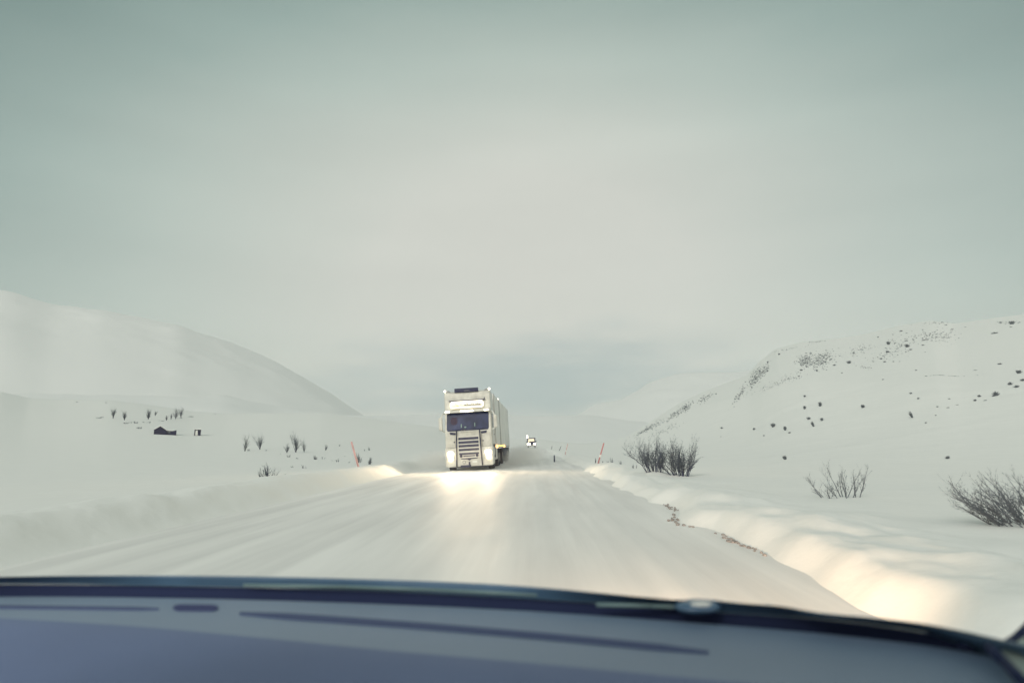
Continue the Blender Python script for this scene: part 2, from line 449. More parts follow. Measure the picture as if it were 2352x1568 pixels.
M_polefade = mat('faded_red_pole', (0.60, 0.36, 0.34), 0.6, var=0.2, vscale=3)
M_tape = mat('reflector_tape', (0.75, 0.74, 0.68), 0.4)
M_hut = mat('hut_timber', (0.022, 0.022, 0.055), 0.85, var=0.35, vscale=1.5)
M_hutsnow = mat('roof_snow', (0.82, 0.83, 0.79), 0.8, bump=0.2, bscale=3)
M_doorw = mat('pale_door', (0.66, 0.67, 0.62), 0.7)

# ------------------------------------------------------------------ the oncoming road train
def yf(z):   # front face of the cab (local y) at height z
    return float(np.interp(z, [0.3, 1.92, 2.95, 3.05, 4.0], [0.0, 0.03, 0.26, 0.30, 0.42]))
def rr(cx, cz, w, h, r, n=4):
    P = []
    for sx_, sz_, a0 in ((1, 1, 0), (-1, 1, 90), (-1, -1, 180), (1, -1, 270)):
        for k in range(n+1):
            a = math.radians(a0+90*k/n)
            P.append((cx+sx_*(w/2-r)+r*math.cos(a), cz+sz_*(h/2-r)+r*math.sin(a)))
    return P
def panel(mb, poly, off=0.0, thick=0.03):
    A = [mb.bm.verts.new((x, yf(z)-off-thick, z)) for x, z in poly]
    B = [mb.bm.verts.new((x, yf(z)-off+0.015, z)) for x, z in poly]
    n = len(poly)
    for i in range(n): mb.bm.faces.new((A[i], A[(i+1) % n], B[(i+1) % n], B[i]))
    mb.bm.faces.new(A[::-1]); mb.bm.faces.new(B)

TX, TY = -3.27, 36.3
truck = empty('truck', (TX, TY, float(road_z(TY))+0.0), (0, math.radians(-2.0), math.radians(-0.5)))
truck.scale = (1, 1, 1.035)
tag(truck, 'oncoming cream white articulated lorry with headlights on and a lit sign over its windscreen', 'truck')
p = lambda mb, name, m, par=None, **k: mb.build(name, m, par or truck, **k)

cab = MB()
cab.prismx([(0.03, 0.62), (0.03, 1.92), (0.26, 2.95), (0.30, 3.05), (0.42, 3.98), (0.6, 4.06), (2.25, 4.02), (2.25, 0.62)], -1.24, 1.24)
cab_o = p(cab, 'cab', M_white, bevel=0.07)
# lower front: bumper with side corners
b = MB(); b.prism([(-1.22, 0.20), (1.22, 0.20), (1.27, 0.34), (1.27, 1.15), (-1.27, 1.15), (-1.27, 0.34)], -0.07, 1.0)
bumper = p(b, 'bumper', M_white, bevel=0.05)
b = MB(); b.box(0, 0.3, 0.22, 2.0, 0.4, 0.14, 0.02); p(b, 'underrun_bar', M_chassis)
b = MB()
b.prism([(-0.46, 0.62), (0.46, 0.62), (0.42, 0.575), (0.1, 0.555), (0.0, 0.49), (-0.1, 0.555), (-0.42, 0.575)], -0.085, -0.05)
p(b, 'bumper_slot', M_navy, bumper)
b = MB(); b.cyl((-0.28, -0.09, 0.42), (-0.28, -0.06, 0.42), 0.09, n=20); b2 = MB(); b2.cyl((-0.28, -0.10, 0.42), (-0.28, -0.085, 0.42), 0.06, n=20)
em = p(b, 'emblem', M_grey, bumper); p(b2, 'emblem_disc', M_white, bumper)
b = MB(); b.box(0.0, -0.10, 0.34, 0.09, 0.06, 0.18, 0.01); p(b, 'towing_eye', M_navy, bumper)
b = MB(); b.box(-0.2, -0.09, 0.215, 0.56, 0.04, 0.11, 0.01); p(b, 'number_plate', M_navy, bumper)
b = MB(); b.box(0.28, -0.09, 0.42, 0.24, 0.02, 0.10, 0.03); p(b, 'marking_plate', M_side, bumper)

# grille: frame, six mesh rows, rails
g = MB(); panel(g, rr(0, 1.18, 1.22, 1.12, 0.05), 0.06, 0.06); grille = p(g, 'grille', M_bar, bevel=0.01)
rows = [(1.60, 1.06, .125), (1.41, 1.06, .125), (1.23, 1.06, .125), (1.04, 1.06, .115), (0.84, 1.04, .095), (0.725, 0.62, .055)]
for z, wd, h in rows:
    r_ = MB(); panel(r_, rr(0.0, z, wd, h, 0.02, 2), 0.125, 0.008)
    slot = p(r_, 'grille_slot', M_navy, grille)
    n_ = int(wd/0.06); lm = MB()
    for k in range(n_):                     # pale slanted ribs crossing the slot
        x = -wd/2 + (k+0.6)*wd/n_
        if abs(x) < wd/2-0.04:
            panel(lm, [(x-0.018, z-h*0.40), (x+0.0, z-h*0.40), (x+0.03, z+h*0.40), (x+0.012, z+h*0.40)], 0.134, 0.004)
    p(lm, 'grille_rib', M_rib, slot)
for sx_ in (-1, 1):
    f_ = MB(); f_.cyl((sx_*0.42, -0.16, 0.735), (sx_*0.42, -0.10, 0.735), 0.075, n=16); p(f_, 'fog_lamp', M_navy, grille)
    t_ = MB(); t_.tube([(sx_*0.68, -0.12, 0.22), (sx_*0.65, -0.15, 0.7), (sx_*0.62, -0.14, 1.6), (sx_*0.61, -0.08, 2.02)], 0.032); p(t_, 'light_bar_rail', M_chassis, smooth=True)
    # dark wedge vents under the windscreen
    v = MB(); pts = [(0.66, 1.96), (1.0, 2.03), (0.96, 1.90), (0.70, 1.87)]
    pts = [(sx_*a, b_-0.06) for a, b_ in pts]
    panel(v, pts if sx_ > 0 else pts[::-1], 0.01, 0.02); p(v, 'corner_vent', M_navy)
    # headlight cluster: housing, main lens, lower lens
    hx = sx_*1.00
    h = MB(); h.box(hx, -0.02, 0.82, 0.50, 0.16, 0.50, 0.08); hd = p(h, 'headlight', M_white, bevel=0.0)
    l1 = MB(); l1.cyl((hx+0.02, -0.14, 0.84), (hx+0.02, -0.08, 0.84), 0.16, n=20); l1.box(hx-sx_*0.08+0.02, -0.11, 0.87, 0.18, 0.05, 0.16, 0.03); p(l1, 'headlight_lens', M_beam, hd)
    l2 = MB(); l2.cyl((hx+0.03, -0.15, 0.62), (hx+0.03, -0.09, 0.62), 0.11, n=18); p(l2, 'fog_lens', M_beam, hd)
    # step panel and door on the cab sides
    d = MB(); d.prismx([(0.55, 1.15), (0.45, 2.2), (0.55, 2.95), (1.65, 2.95), (1.65, 1.15)], sx_*1.235, sx_*1.262)
    door = p(d, 'door', M_white, bevel=0.01)
    wn = MB(); wn.prismx([(0.62, 2.08), (0.72, 2.82), (1.55, 2.82), (1.55, 2.08)], sx_*1.262, sx_*1.272); p(wn, 'door_window', M_glass, door)
    hn = MB(); hn.box(sx_*1.28, 1.5, 1.75, 0.03, 0.16, 0.04, 0.01); p(hn, 'door_handle', M_navy, door)
    # front wheels
    wh = MB(); wh.cyl((sx_*0.88, 1.35, 0.5), (sx_*1.22, 1.35, 0.5), 0.5, n=32)
    wheel = p(wh, 'wheel', M_rubber, bevel=0.04)
    ri = MB(); ri.cyl((sx_*1.18, 1.35, 0.5), (sx_*1.235, 1.35, 0.5), 0.28, n=24); p(ri, 'rim', M_rim, wheel)
    ar = MB(); ar.prismx([(0.72, 0.55), (0.80, 0.95), (1.05, 1.15), (1.65, 1.15), (1.9, 0.95), (1.98, 0.55), (2.1, 0.55), (2.1, 1.25), (0.6, 1.25), (0.6, 0.55)], sx_*1.20, sx_*1.265); p(ar, 'wheel_arch', M_chassis)
# windscreen
ws = MB(); panel(ws, [(-1.09, 2.0), (1.05, 2.0), (1.10, 2.1), (1.12, 2.86), (1.06, 2.93), (-1.06, 2.93), (-1.12, 2.86), (-1.14, 2.1)], 0.0, 0.02)
wso = p(ws, 'windscreen', M_glass, bevel=0.01)
M_dashglow = mat('cab_interior_glint', (0.20, 0.30, 0.27), 0.6)  # small pale panels painted as glints in the cab glass
for x, z, w_, h_ in ((-0.36, 2.26, 0.05, 0.19), (0.36, 2.29, 0.04, 0.2), (-0.15, 2.18, 0.11, 0.07)):
    q_ = MB(); panel(q_, rr(x, z, w_, h_, 0.02, 2), 0.021, 0.004); p(q_, 'windscreen_glint', M_dashglow, wso)
M_reflect = mat('windscreen_reflection', (0.06, 0.045, 0.07), 0.9)  # dark rounded panel painted as a reflection in the windscreen
q_ = MB(); panel(q_, rr(-0.74, 2.52, 0.36, 0.42, 0.17, 6), 0.0205, 0.003); p(q_, 'lens_reflection', M_reflect, wso)
for x0, x1 in ((-1.0, -0.1), (0.1, 0.95)):
    q_ = MB(); q_.tube([(x0, yf(2.03)-0.05, 2.04), (x1, yf(2.03)-0.05, 2.05)], 0.014, 6); p(q_, 'wiper', M_navy, wso)
# sun visor with three lamps
v = MB(); v.prismx([(0.27, 3.10), (0.02, 3.04), (-0.02, 2.93), (0.06, 2.95), (0.25, 3.0)], -1.2, 1.2); visor = p(v, 'sun_visor', M_white, bevel=0.015)
v = MB(); v.box(0, 0.16, 2.955, 2.2, 0.16, 0.03); p(v, 'visor_shade', M_navy, visor)
for x, w_ in ((-1.06, 0.24), (-0.02, 0.68), (1.02, 0.24)):
    l_ = MB(); l_.box(x, -0.01, 3.0, w_, 0.05, 0.085, 0.03); p(l_, 'visor_lamp', M_lamp, visor)
# lit sign above
s_ = MB(); s_.box(-0.02, 0.27, 3.34, 1.78, 0.16, 0.34, 0.10, seg=4); sign = p(s_, 'roof_sign', M_sign)
s_ = MB(); P_ = rr(-0.02, 3.34, 1.76, 0.32, 0.12, 6); P3 = [(x, 0.185, z) for x, z in P_]
s_.tube(P3+[P3[0]], 0.026, 8); p(s_, 'sign_tube', M_signtube, sign)
for k in range(6):
    l_ = MB(); x = -0.74 + k*0.288; l_.cyl((x, 0.145, 3.43), (x, 0.19, 3.43), 0.085, n=16); p(l_, 'sign_lamp', M_signtube, sign)
rnd = random.Random(4)
s_ = MB(); x = -0.18
while x < 0.74:                              # the blurred script on the sign: pen strokes
    h_ = rnd.uniform(0.03, 0.075); s_.cyl((x, 0.183, 3.30-h_*0.4), (x+0.02, 0.183, 3.30+h_), 0.011, n=6)
    s_.cyl((x+0.02, 0.183, 3.30+h_*0.8), (x+0.055, 0.183, 3.29-h_*0.3), 0.009, n=6); x += rnd.uniform(0.055, 0.08)
p(s_, 'sign_script', M_signdark, sign)
s_ = MB(); s_.box(-0.52, 0.18, 3.30, 0.12, 0.02, 0.05, 0.01); p(s_, 'sign_mark', M_amber, sign)
s_ = MB(); s_.box(-0.01, 0.30, 3.56, 1.95, 0.1, 0.035); p(s_, 'roof_gutter', M_navy)
# roof board, air deflectors, marker lamps
s_ = MB(); s_.box(-0.03, 0.42, 4.10, 1.28, 0.14, 0.21, 0.02); rb = p(s_, 'roof_board', M_navy)
s_ = MB(); s_.tube([(-0.14, 0.345, 4.05), (-0.08, 0.345, 4.075), (0.02, 0.345, 4.06), (0.08, 0.345, 4.075), (0.16, 0.345, 4.045)], 0.012, 5); p(s_, 'roof_board_mark', M_grey, rb)
for sx_ in (-1, 1):
    s_ = MB(); s_.prism([(sx_*0.82, 3.98), (sx_*1.2, 3.96), (sx_*1.22, 4.12), (sx_*1.0, 4.12)], 0.5, 0.9); p(s_, 'air_deflector', M_grey, bevel=0.02)
    s_ = MB(); s_.cyl((sx_*1.2, 0.45, 4.10), (sx_*1.2, 0.50, 4.10), 0.055, n=12); p(s_, 'marker_lamp', M_lamp)
    s_ = MB(); s_.cyl((sx_*1.2, 0.5, 3.95), (sx_*1.2, 0.5, 4.07), 0.02, n=8); p(s_, 'marker_stalk', M_white)
s_ = MB(); s_.box(0.92, 0.35, 3.62, 0.035, 0.03, 0.12, 0.01); p(s_, 'roof_latch', M_navy)
# mirrors
for sx_ in (-1, 1):
    m_ = MB(); m_.box(sx_*1.46, 0.12, 2.40, 0.20, 0.16, 0.66, 0.06); mir = p(m_, 'mirror', M_white, smooth=False)
    a_ = MB(); a_.tube([(sx_*1.45, 0.15, 2.70), (sx_*1.32, 0.2, 2.92), (sx_*1.2, 0.3, 2.95), (sx_*1.24, 0.3, 2.0), (sx_*1.3, 0.2, 2.0), (sx_*1.45, 0.15, 2.12)], 0.03)
    p(a_, 'mirror_arm', M_white if sx_ < 0 else M_side, mir)
# lettering across the bonnet lid
try:
    cu = bpy.data.curves.new('lettering', 'FONT'); cu.body = 'SCANIA'; cu.size = 0.17; cu.extrude = 0.006; cu.align_x = 'CENTER'; cu.space_character = 1.35
    tmp = bpy.data.objects.new('tmp', cu); C.objects.link(tmp)
    dg = bpy.context.evaluated_depsgraph_get(); me = bpy.data.meshes.new_from_object(tmp.evaluated_get(dg))
    bpy.data.objects.remove(tmp)
    me.transform(Matrix.Translation((0, -0.015+0.02, 1.79+0.06)) @ Matrix.Rotation(PI/2, 4, 'X'))
    me.transform(Matrix.Translation((0, -0.01, 0.06)))
    M_let = mat('lettering_grey', (0.42, 0.41, 0.36), 0.4)
    link_mesh('lettering', me, M_let, truck)
except Exception as e: print('lettering', e)
s_ = MB(); s_.box(0, 0.008, 1.965, 2.0, 0.05, 0.02); 
p(s_, 'lid_seam', M_side)
# seam lines on the front corners
for sx_ in (-1, 1):
    s_ = MB(); s_.box(sx_*0.93, 0.018, 1.48, 0.42, 0.03, 0.62, 0.03); p(s_, 'corner_panel', M_white)
    s_ = MB(); s_.box(sx_*0.76, -0.02, 1.45, 0.06, 0.03, 0.06, 0.01); p(s_, 'side_marker', M_navy)

# boxes: rigid body, trailer
def body(y0, y1, name, lamp=True):
    s_ = MB(); s_.box(0, (y0+y1)/2, 2.56, 2.54, y1-y0, 2.86); bo = p(s_, name, M_side, bevel=0.03)
    for sx_ in (-1, 1):
        for yy in (y0, y1):
            s_ = MB(); s_.box(sx_*1.265, yy+(0.05 if yy == y0 else -0.05), 2.56, 0.04, 0.08, 2.9, 0.01); p(s_, 'corner_post', M_grey, bo)
        s_ = MB(); s_.box(sx_*1.27, (y0+y1)/2, 1.09, 0.03, y1-y0-0.1, 0.10); p(s_, 'side_rail', M_grey, bo)
        if sx_ > 0:
            s_ = MB()
            for k in range(int((y1-y0)/1.0)): s_.box(1.275, y0+0.5+k*1.0, 2.56, 0.012, 0.02, 2.7)
            p(s_, 'panel_seam', M_side, bo)
    if lamp:
        s_ = MB(); s_.cyl((1.22, y0-0.04, 4.03), (1.22, y0+0.02, 4.03), 0.05, n=12); p(s_, 'marker_lamp', M_lamp, bo)
    return bo
b1 = body(2.75, 7.6, 'cargo_box', False); b2_ = body(8.2, 21.0, 'trailer_box')
for k in range(9):
    s_ = MB(); s_.box(1.30, 2.9+k*0.95, 1.14, 0.05, 0.3, 0.07, 0.01); p(s_, 'amber_marker', M_amber)
for yy in (2.75, 10.9):
    s_ = MB(); s_.cyl((1.29, yy, 1.12), (1.35, yy-0.03, 1.12), 0.085, n=14); p(s_, 'amber_lamp', M_amberhot)
s_ = MB(); s_.box(0, 10.5, 0.85, 0.9, 19.5, 0.25); p(s_, 'chassis', M_chassis)
for sx_ in (-1, 1):
    for yy in (5.2, 6.5, 10.2, 17.4, 18.7):
        s_ = MB(); s_.cyl((sx_*0.72, yy, 0.5), (sx_*1.22, yy, 0.5), 0.5, n=28); wl = p(s_, 'wheel', M_rubber, bevel=0.04)
        s_ = MB(); s_.cyl((sx_*1.2, yy, 0.5), (sx_*1.235, yy, 0.5), 0.26, n=20); p(s_, 'rim', M_rim, wl)
    for y0, y1, z0 in ((2.4, 4.5, 0.42), (11.0, 16.6, 0.5), (19.4, 20.9, 0.55)):
        s_ = MB(); s_.box(sx_*1.20, (y0+y1)/2, (z0+1.02)/2, 0.05, y1-y0, 1.02-z0, 0.01); p(s_, 'side_skirt', M_chassis if y0 > 3 else M_white)
    for yy in (4.62, 7.2, 19.3):
        s_ = MB(); s_.box(sx_*1.05, yy, 0.55, 0.4, 0.03, 0.6); p(s_, 'mud_flap', M_rubber)

def spot(name, loc, target, power, size, blend, col, parent=None, rad_=0.08):
    ld = bpy.data.lights.new(name, 'SPOT'); ld.energy = power; ld.spot_size = math.radians(size); ld.spot_blend = blend
    ld.color = col; ld.shadow_soft_size = rad_
    o = bpy.data.objects.new(name, ld); C.objects.link(o)
    o.location = loc; d = Vector(target)-Vector(loc)
    o.rotation_euler = d.to_track_quat('-Z', 'Y').to_euler()
    if parent: o.parent = parent
    return o
WARM = (1.0, 0.62, 0.36)
for sx_ in (-1, 1):
    for fan in (-8.5, 0, 8.5): spot('headlight_beam', (sx_*1.0, -0.25, 0.85), (sx_*1.0+fan, -14, 2.0), 1500, 46, 1.0, (1.0, 0.74, 0.48), truck)

spot('visor_beam', (0.0, -0.08, 3.05), (0.8, -12, 0.0), 1300, 140, 1.0, (1.0, 0.76, 0.50), truck, 0.3)
# ------------------------------------------------------------------ vehicle far behind
rp = ray(1221, 1022)
FD = 158.0
fx = rp.x/rp.y*FD
van = empty('far_truck', (fx, FD, float(road_z(FD))), (0, math.radians(-1.5), 0))
tag(van, 'tiny dark oncoming lorry far down the road with glaring headlights', 'truck')
s_ = MB(); s_.prismx([(0.0, 0.5), (0.0, 1.3), (0.25, 1.45), (0.55, 2.35), (4.6, 2.35), (4.7, 0.5)], -0.95, 0.95); s_.build('body', M_navy, van, bevel=0.08)
s_ = MB(); s_.prism([(-0.72, 1.52), (0.72, 1.52), (0.66, 2.15), (-0.66, 2.15)], 0.02, 0.5)
M_farws = mat('glowing_windscreen', (0.55, 0.52, 0.42), 0.2, emit=(1.0, 0.85, 0.55), estr=0.55)  # pane glows by itself to look brightly lit, no lamp there
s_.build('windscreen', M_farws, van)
s_ = MB(); s_.box(0, -0.03, 0.6, 1.9, 0.2, 0.3, 0.04); s_.build('bumper', M_grey, van)
for x, r_ in ((-0.62, 0.36), (0.72, 0.22)):
    s_ = MB(); s_.cyl((x, -0.12, 0.92), (x, -0.02, 0.92), r_, n=20); s_.build('headlight', M_beam, van)
s_ = MB(); s_.cyl((-0.85, 0.2, 2.3), (-0.85, 0.2, 2.95), 0.14, n=10); s_.build('roof_lamp', M_lamp, van)
for sx_ in (-1, 1):
    for yy in (0.9, 3.6):
        s_ = MB(); s_.cyl((sx_*0.65, yy, 0.36), (sx_*0.93, yy, 0.36), 0.36, n=20); s_.build('wheel', M_rubber, van)
    s_ = MB(); s_.box(sx_*1.08, 0.5, 1.5, 0.2, 0.12, 0.2, 0.04); s_.build('mirror', M_navy, van)

# ------------------------------------------------------------------ shrubs and small birches
class Sticks:
    def __init__(s): s.v = []; s.f = []
    def seg(s, p0, p1, r0, r1, n=3):
        d = (p1-p0)
        if d.length < 1e-6: return
        d.normalize(); a = d.orthogonal().normalized(); b = d.cross(a); k = len(s.v)
        for P, r in ((p0, r0), (p1, r1)):
            for i in range(n):
                t_ = 2*PI*i/n; s.v.append(P + (a*math.cos(t_)+b*math.sin(t_))*r)
        for i in range(n): s.f.append((k+i, k+(i+1) % n, k+n+(i+1) % n, k+n+i))
        s.f.append(tuple(k+n+i for i in range(n)))
    def mesh(s, name):
        me = bpy.data.meshes.new(name); me.from_pydata([tuple(v) for v in s.v], [], s.f); me.update(); return me

def rdir(rn, d, amt):
    return (d + Vector((rn.gauss(0, amt), rn.gauss(0, amt), rn.gauss(0, amt)))).normalized()

def shrub_meshes(seed, h, width, stems=16, twigs=7, lean=(0, 0), r=0.02, sub=3, base=0.12, upr=0.6, tw_len=0.3, spread=1.0):
    rn = random.Random(seed); S = Sticks(); T = Sticks()
    for i in range(stems):
        a = rn.uniform(0, 2*PI); rad_ = width*base*math.sqrt(rn.random())
        p0 = Vector((math.cos(a)*rad_, math.sin(a)*rad_, -0.1))
        S.seg(Vector((0, 0, -0.25-0.1*h)), p0, r, r, 3)
        L_ = h*rn.uniform(0.55, 1.05)
        out_ = rn.uniform(0.05, 0.5)*width/h*1.1*spread
        d = Vector((math.cos(a)*out_+lean[0], math.sin(a)*out_+lean[1], 1.0)).normalized()
        n = 6; P = p0; rr_ = r*rn.uniform(0.7, 1.2)
        for k in range(n):
            d = rdir(rn, d + Vector((lean[0]*0.12, 0, 0.10*upr)), 0.13)
            Q = P + d*(L_/n); r0 = rr_*(1-k/n*0.75); r1 = rr_*(1-(k+1)/n*0.75)
            S.seg(P, Q, r0, r1, 4)
            if k >= 1:
                for j in range(max(1, int(twigs/4+rn.random()))):
                    td = rdir(rn, d*1.0 + Vector((rn.gauss(0, .45), rn.gauss(0, .45), 0.25)), 0.2)
                    tl = L_*tw_len*rn.uniform(0.5, 1.2)*(1-0.35*k/n); tp = P.lerp(Q, rn.random()); tr_ = r0*0.5
                    for mseg in range(3):
                        td = rdir(rn, td + Vector((0, 0, 0.12)), 0.18); tq = tp + td*tl/3
                        T.seg(tp, tq, tr_*(1-mseg*0.25), tr_*(0.75-mseg*0.25), 3)
                        for u in range(sub if mseg else 1):
                            ud = rdir(rn, td + Vector((0, 0, 0.1)), 0.5); T.seg(tq, tq+ud*tl*0.32*rn.uniform(.5, 1.2), tr_*0.5, tr_*0.2, 3)
                        tp = tq
            P = Q
    return S.mesh('stem'), T.mesh('twig')

def place_shrub(name, label, cat, px, py, hpx, wpx, seed, stems=14, twigs=7, lean=(0, 0), r=None, group=None, parts=True, m1=None, m2=None, dist=None, sub=3, names=('stem', 'twig'), **kw):
    """hpx / wpx are sizes in the photograph; converted to metres at the distance where the spot lies"""
    if dist is None:
        P, d = hit(px, py)
    else:
        rr_ = ray(px, py); s = dist/math.hypot(rr_.x, rr_.y); P = Vector((rr_.x*s, rr_.y*s, 0)); P.z = float(terrain(P.x, P.y)); d = dist
    h = hpx*d/F; wd = wpx*d/F
    r = r if r is not None else max(0.012, 0.55*d/F)
    a, b = shrub_meshes(seed, h, wd, stems, twigs, lean, r, sub, **kw)
    root = empty(name, P) if parts else None
    if parts:
        link_mesh(names[0], a, m1 or M_bark, root); link_mesh(names[1], b, m2 or M_twig, root)
        tag(root, label, cat, group); return root
    bm = bmesh.new(); bm.from_mesh(a); bm.from_mesh(b); me = bpy.data.meshes.new(name); bm.to_mesh(me); bm.free()
    o = link_mesh(name, me, m1 or M_twig); o.location = P; tag(o, label, cat, group); return o

WG = 'bare willow shrubs on the right verge'
place_shrub('willow_shrub', 'large bare willow shrub with splayed stems, left of the two behind the right bank', 'shrub', 1502, 1081, 76, 92, 11, 26, 13, lean=(-0.10, 0), group=WG, r=0.017, sub=4, base=0.20, tw_len=0.4)
place_shrub('willow_shrub', 'large dense bare willow shrub, right one of the pair behind the right bank', 'shrub', 1564, 1092, 78, 88, 12, 28, 13, lean=(-0.05, 0), group=WG, r=0.017, sub=4, base=0.18, tw_len=0.4)
place_shrub('willow_shrub', 'thin fanned bare shrub alone on smooth snow, right of the two large willows', 'shrub', 1932, 1142, 80, 110, 13, 13, 10, lean=(-0.1, 0), group=WG, r=0.010, base=0.3, m1=M_twig)
place_shrub('willow_shrub', 'nearest bare shrub at the right edge with thick branches bent over to the left', 'shrub', 2350, 1205, 160, 210, 14, 30, 13, lean=(-0.75, 0), group=WG, r=0.011, upr=0.3, base=0.25, m1=M_twig)
place_shrub('low_twigs', 'small tuft of twigs on the snow left of the nearest right-edge shrub', 'shrub', 2128, 1166, 16, 24, 15, 9, 5, dist=9.8, group=WG, r=0.006, m1=M_twig)
place_shrub('low_twigs', 'tiny tuft of twigs just right of the thin fanned shrub', 'shrub', 2012, 1146, 14, 14, 16, 7, 5, dist=11.4, group=WG, r=0.006, m1=M_twig)
place_shrub('low_twigs', 'small scraggly twigs touching the left foot of the left big willow shrub', 'shrub', 1458, 1068, 14, 22, 17, 8, 5, dist=28, group=WG, r=0.009)
TG = 'grass tufts behind the red snow pole'
for i, (zx, zy, hh, ww, seed) in enumerate(((1120, 520, 90, 20, 21), (1158, 525, 55, 14, 22), (1205, 528, 45, 30, 23), (1268, 540, 55, 25, 24), (1308, 545, 85, 40, 25), (1415, 562, 70, 25, 26), (1360, 556, 30, 40, 27), (1450, 568, 25, 30, 28))):
    place_shrub('twig_tuft', 'small upright twigs sticking out of the snow just right of the tall red snow pole', 'shrub', 1148.4+.1953*zx, 947.4+.1953*zy, .1953*hh, .1953*ww, seed, 7, 4, dist=33.5, group=TG, parts=False, r=0.012, sub=1)

LG = 'small trees and shrubs on the left snowfield'
def L3(zx, zy): return 516.8+.1953*zx, 964.7+.1953*zy
mid = [  # label, base zoom xy, h, w, stems
    ('pale thin frosted birch, leftmost of the trees beside the left road edge snowfield', 235, 365, 190, 80, 4, M_palebark),
    ('dark narrow bare birch standing second from left on the snowfield beside the road', 410, 345, 190, 75, 7, M_bark),
    ('small bare birch close to the left side of the forked dark birch', 728, 385, 115, 50, 4, M_twig),
    ('tallest forked dark birch with several stems on the left roadside snowfield', 832, 378, 215, 105, 9, M_bark),
    ('thin bare birch close to the right side of the forked dark birch', 930, 378, 150, 70, 4, M_twig),
    ('small bare shrub leaning right, below and between the forked birch and the faded pole', 1060, 462, 75, 50, 6, M_twig),
    ('short slanting twig alone in the snow left of the faded pole top', 1183, 355, 75, 22, 3, M_twig),
    ('small bare shrub growing right behind the faded red snow pole', 1575, 500, 120, 110, 8, M_twig),
    ('small bushy shrub right of the faded red snow pole', 1703, 518, 95, 70, 10, M_twig),
]
for i, (lb, zx, zy, h_, w_, st, mm) in enumerate(mid):
    x, y = L3(zx, zy)
    place_shrub('birch_tree' if h_ > 100 and i < 5 else 'bare_shrub', lb, 'tree' if h_ > 100 and i < 5 else 'shrub', x, y, .1953*h_, .1953*w_*(0.55 if i < 5 else 1), 40+i, st+2, 12, group=LG, m1=mm, m2=M_palebark if i == 0 else M_twig, names=('trunk', 'crown') if i < 5 else ('stem', 'twig'), base=0.05 if i < 5 else 0.15, lean=(0.03, 0), spread=0.45 if i < 5 else 1, tw_len=0.42 if i < 5 else 0.3, r=0.022 if i < 5 else None)
for i, (zx, zy, h_, w_) in enumerate(((1350, 305, 35, 15), (1270, 478, 30, 90), (1325, 490, 60, 60), (755, 435, 50, 70), (860, 455, 40, 60), (795, 555, 50, 80), (930, 565, 70, 90), (1640, 360, 30, 20), (1695, 355, 60, 15), (2030, 450, 18, 30), (2110, 432, 18, 25), (130, 350, 20, 30), (485, 360, 25, 40), (645, 395, 18, 50), (355, 440, 18, 30), (920, 462, 18, 40), (1155, 455, 40, 80), (1410, 425, 30, 70), (1460, 500, 40, 60), (2250, 395, 15, 15), (1850, 490, 20, 20), (275, 360, 40, 60))):
    x, y = L3(zx, zy)
    place_shrub('snowy_twigs', 'faint low twigs half buried in the snow between the birches and the faded pole', 'shrub', x, y, .1953*h_, .1953*w_, 60+i, 6, 5, group=LG, parts=False, m1=M_palebark if i % 2 else M_twig, sub=2)
x, y = L3(500, 665)
place_shrub('juniper_shrub', 'ragged grey green shrub nearest the left snow bank, around the leaning stump', 'shrub', x, y, .1953*150, .1953*300, 80, 16, 8, dist=24, group=LG, m1=M_palebark, m2=M_twig, r=0.012, base=0.25)
P_ = place_shrub('snag', 'thick bare stump stem leaning left, rising out of the ragged shrub by the left bank', 'shrub', x+2, y, .1953*205, .1953*40, 81, 3, 8, dist=24.1, lean=(-0.28, 0), group=LG, r=0.03, base=0.05)
x, y = L3(705, 620)
place_shrub('snowy_twigs', 'little round tuft right of the ragged shrub by the left bank', 'shrub', x, y, .1953*45, .1953*40, 82, 7, 4, dist=24.5, group=LG, parts=False, r=0.008)

HG = 'birches around the cabin'
def L1(zx, zy): return .3174*zx, 631.6+.3174*zy
for i, (zx, zy, h_, w_, st, lb) in enumerate((
    (818, 1038, 72, 36, 6, 'dark birch leftmost of the row above the cabin'),
    (900, 1050, 62, 45, 7, 'bushy grey birch second from left in the row above the cabin'),
    (1072, 1043, 66, 48, 9, 'dense dark birch directly above the cabin roof'),
    (1122, 1018, 38, 14, 3, 'short thin birch just right of the dense birch above the cabin'),
    (1272, 1042, 72, 26, 5, 'slim birch on the left of the tall pair between cabin and outhouse'),
    (1308, 1030, 78, 38, 6, 'tallest birch of the pair uphill between cabin and outhouse'),
    (1203, 1050, 36, 10, 3, 'small thin sapling left of the tall pair of birches uphill of the cabin'),
    (1238, 1045, 36, 12, 3, 'small sapling closest to the tall pair of birches uphill of the cabin'))):
    x, y = L1(zx, zy)
    place_shrub('birch_tree', lb, 'tree', x, y, .3174*h_, .3174*w_*0.6, 100+i, st+2, 12, group=HG, names=('trunk', 'crown'), m1=M_bark, base=0.05, lean=(0.03, 0), spread=0.5, tw_len=0.42, r=0.05)
for i, (zx, zy, h_, w_) in enumerate(((715, 1036, 14, 44), (1060, 1068, 18, 60), (982, 1072, 20, 22), (912, 1075, 16, 36), (1008, 1110, 20, 34), (1378, 1027, 14, 40), (557, 919, 7, 14), (768, 924, 7, 16), (1165, 1056, 10, 40), (945, 1068, 10, 20), (1300, 1036, 12, 40), (1450, 1012, 5, 90), (1555, 1004, 6, 14), (605, 1172, 5, 24), (740, 1030, 10, 20))):
    x, y = L1(zx, zy)
    place_shrub('low_scrub', 'low dark scrub patch in the snow around the cabin', 'shrub', x, y, .3174*h_, .3174*w_, 120+i, 14, 8, group=HG, parts=False, base=0.4, sub=1)

